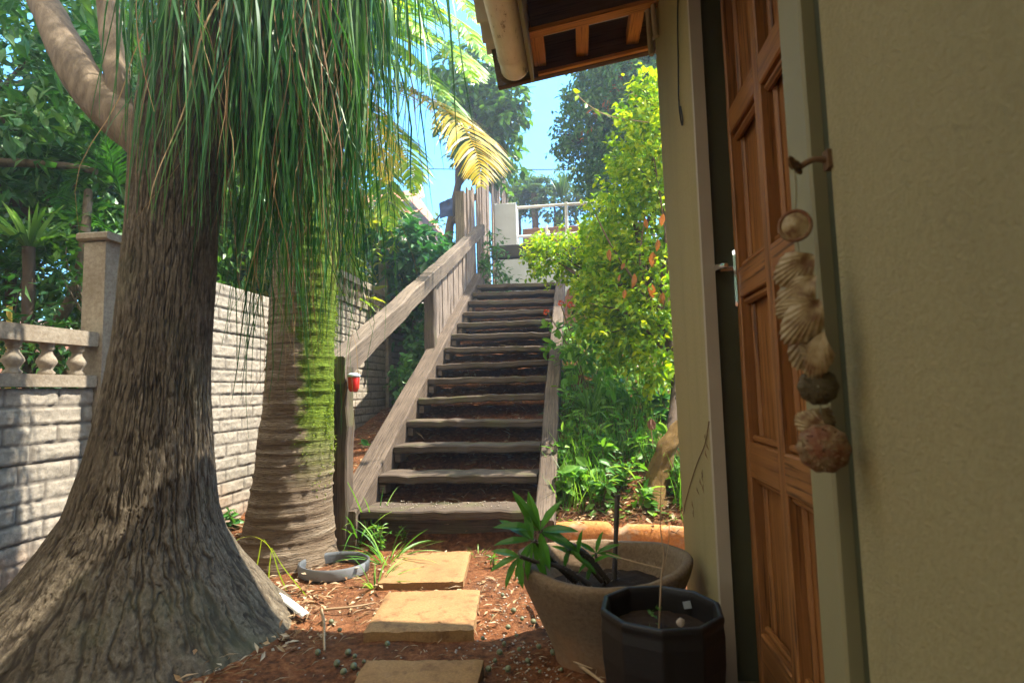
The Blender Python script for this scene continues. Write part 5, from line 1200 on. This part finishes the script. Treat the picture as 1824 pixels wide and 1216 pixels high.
# grasses near the ring
tuft_thing('grass_tuft', 690, 1005, 26, .30, .009, 'thin green grass tuft between the plastic ring and the upper slab', 'herb', 1.2, .7, 'grass tufts near the slabs')
tuft_thing('grass_tuft', 640, 965, 14, .40, .010, 'tall grass blades rising before the left stringer foot', 'herb', .7, .9, 'grass tufts near the slabs')
tuft_thing('grass_tuft', 668, 962, 9, .40, .010, 'sparse upright grass blades before the lowest step', 'herb', .25, .5, 'grass tufts near the slabs')
tuft_thing('grass_tuft', 852, 990, 8, .09, .005, 'tiny grass tuft at the right edge of the upper slab', 'herb', 1.0, .6, 'grass tufts near the slabs')
tuft_thing('grass_tuft', 668, 1045, 16, .20, .008, 'small grass tuft at the left edge of the middle slab', 'herb', 1.2, .6, 'grass tufts near the slabs')
bl = [[(452, 1038), (462, 985), (466, 960)], [(478, 1052), (480, 1010), (484, 975)], [(545, 1060), (505, 1010), (484, 975)], [(400, 990), (420, 962), (450, 955), (472, 965), (486, 982)], [(515, 1060), (497, 1020), (486, 985), (470, 960)]]
mb = MB()
for i, b in enumerate(bl):
    P = bez([at_y(q[0], q[1], 2.32 + .03 * i) for q in b], 14)[None]; ribbons(mb, P, (.011 * np.linspace(1, .4, 14))[None], np.array([[.9, -.4, .1]]))
tag(mb.obj('bent_grass', M['banana']), 'broad bent yellow green grass blades beside the flared trunk', 'grass')

# ------------------------------------------------------------------ far background
fh = thing('far_house', 'distant cream house with a terracotta tiled roof behind the palm fronds', 'house', (-9, 22, 4))
mb = MB(); box(mb, (-13, 20, 3.), (-6.45, 26, 8.0)); mb.obj('wall', M['housewall'], fh)
mb = MB(); V = [(-13.4, 19.6, 7.95), (-6.05, 19.6, 7.95), (-6.05, 26.4, 7.95), (-13.4, 26.4, 7.95), (-11.5, 23, 9.6), (-6.9, 23, 9.6)]
for f in ((0, 1, 5, 4), (1, 2, 5), (2, 3, 4, 5), (3, 0, 4)): mb.add(np.array(V)[list(f)], np.arange(len(f))[None])
mb.obj('roof', M['roof'], fh)
mb = MB(); box(mb, (-7.6, 18.6, 6.2), (-6.0, 19.98, 7.0)); mb.obj('porch', M['housewall'], fh)
mb = MB(); V = [(-8.0, 18.3, 7.0), (-5.7, 18.3, 7.0), (-5.7, 20, 7.7), (-8.0, 20, 7.7), (-8.0, 18.3, 6.95), (-5.7, 18.3, 6.95)]
mb.add(np.array(V)[[0, 1, 2, 3]], np.arange(4)[None]); mb.add(np.array(V)[[0, 4, 5, 1]], np.arange(4)[None]); mb.obj('porch_roof', M['roof'], fh)
for x in (-8.6, -10.4):
    mb = MB(); box(mb, (x, 19.94, 5.6), (x + 1.0, 19.995, 7.0)); mb.obj('window', M['window'], fh)
mb = MB(); beam(mb, at_y(735, 298, 19.4), at_y(751, 352, 19.4), .12, .22); mb.obj('barge_board', M['pipewhite'], fh)
bt = thing('blue_tarp', 'small dark blue tarpaulin on a slanting pole above the glossy creeper', 'tarp', tuple(at_y(795, 372, 8.6)))
mb = MB(); u, v = np.meshgrid(np.linspace(0, 1, 10), np.linspace(0, 1, 10), indexing='ij'); A_ = at_y(782, 362, 8.6); B_ = at_y(806, 352, 8.6); C_ = at_y(783, 390, 8.5); D_ = at_y(806, 384, 8.5)
P = (A_ * ((1 - u) * (1 - v))[..., None] + B_ * (u * (1 - v))[..., None] + C_ * ((1 - u) * v)[..., None] + D_ * (u * v)[..., None]); P[..., 1] += .12 * fbm(u * 3, v * 3, 1); grid(mb, P); grid(mb, (P + [0, .02, 0])[:, ::-1]); mb.obj('cloth', M['bluecloth'], bt)
mb = MB(); tube(mb, [at_y(770, 400, 8.6), at_y(816, 342, 8.6)], .014, 6); mb.obj('pole', M['darktrunk'], bt)
fp = at_y(952, 345, 13.); 
ft = thing('far_palm', 'small feathery palm on the skyline beyond the pipe railing', 'palm tree', tuple(fp))
mb = MB(); tube(mb, [fp - [0, 0, 2.0], fp], .08, 8); mb.obj('trunk', M['darktrunk'], ft)
for i in range(15):
    az = i * 2.4; el = rng.uniform(.1, 1.2); L = rng.uniform(.6, .9); o_ = np.array([math.cos(az), math.sin(az), 0])
    mb = MB(); frond(mb, [fp, fp + o_ * L * .5 * math.cos(el) + [0, 0, L * .55 * math.sin(el)], fp + o_ * L * .95 * math.cos(el * .7) + [0, 0, L * (.6 * math.sin(el) - .12)]], .28, 26, .03, .3); mb.obj('frond', M['hillleaf'], ft)
tree('far_tree', 'round light green tree on the skyline right of the plank fence top', 'tree', tuple(at_y(925, 400, 13.5)), [tuple(at_y(915, 345, 13.5)) + (.35, .4, .45), tuple(at_y(940, 355, 13.5)) + (.4, .4, .4)], 240, 9, .2, .12, .06, 'hillleaf', [at_y(925, 420, 13.5), at_y(925, 380, 13.5)], .06)
tree('far_tree', 'wide hazy green tree on the skyline left of the dense blue green tree', 'tree', tuple(at_y(990, 400, 13.)), [tuple(at_y(985, 360, 13)) + (.5, .5, .5), tuple(at_y(1030, 350, 13)) + (.6, .5, .6), tuple(at_y(1090, 340, 13)) + (.8, .5, .8)], 420, 9, .22, .12, .06, 'hillleaf', [at_y(990, 430, 13.), at_y(990, 380, 13.)], .07)
tree('far_tree', 'dim tree mass far behind the left wall under the feathery palms', 'tree', (-7, 13, 2), [(-6.5, 12.5, 4.0, 1.6, 1.6, 1.7), (-4.6, 13, 4.2, 1.2, 1.2, 1.2), (-8.5, 12, 5, 2, 2, 2), (-8, 9, 3.5, 1.6, 1.6, 1.8), (-8.5, 6, 3.5, 1.6, 1.8, 2.2), (-8, 3, 3, 1.6, 1.8, 2.2)], 1500, 9, .4, .2, .1, 'hillleaf', [(-7, 13, 1.6), (-7, 13, 3.5)], .15)
tree('far_shrub', 'reddish flowering shrub behind the pier on the skyline', 'shrub', tuple(at_y(900, 372, 10.4)), [tuple(at_y(900, 355, 10.4)) + (.16, .2, .28), tuple(at_y(912, 335, 10.4)) + (.1, .1, .25)], 60, 8, .14, .06, .03, 'hillleaf', [at_y(900, 385, 10.4), at_y(900, 360, 10.4)], .015)
tuft_thing('sword_plant', 0, 0, 60, .55, .03, 'upright sword leaved plants standing behind the pipe railing', 'hillleaf', .5, .2, at=at_y(1000, 352, 10.6), cat='plant')

# the hazy glow of the sunlit garden air
mb = MB(); a, b, c, d, e, f = -130, -130, -1.3, 130, 130, 15
mb.add([(a, b, c), (d, b, c), (d, e, c), (a, e, c), (a, b, f), (d, b, f), (d, e, f), (a, e, f)], np.array([(0, 3, 2, 1), (4, 5, 6, 7), (0, 1, 5, 4), (1, 2, 6, 5), (2, 3, 7, 6), (3, 0, 4, 7)]))
s = NT('haze'); s.t.nodes.remove(s.b); v = s.n('ShaderNodeVolumePrincipled', Color=(.75, .88, 1., 1), Density=.008, Anisotropy=.45); s.t.links.new(v.outputs[0], s.out.inputs['Volume'])
hz = mb.obj('haze', s.m); tag(hz, kind='stuff')
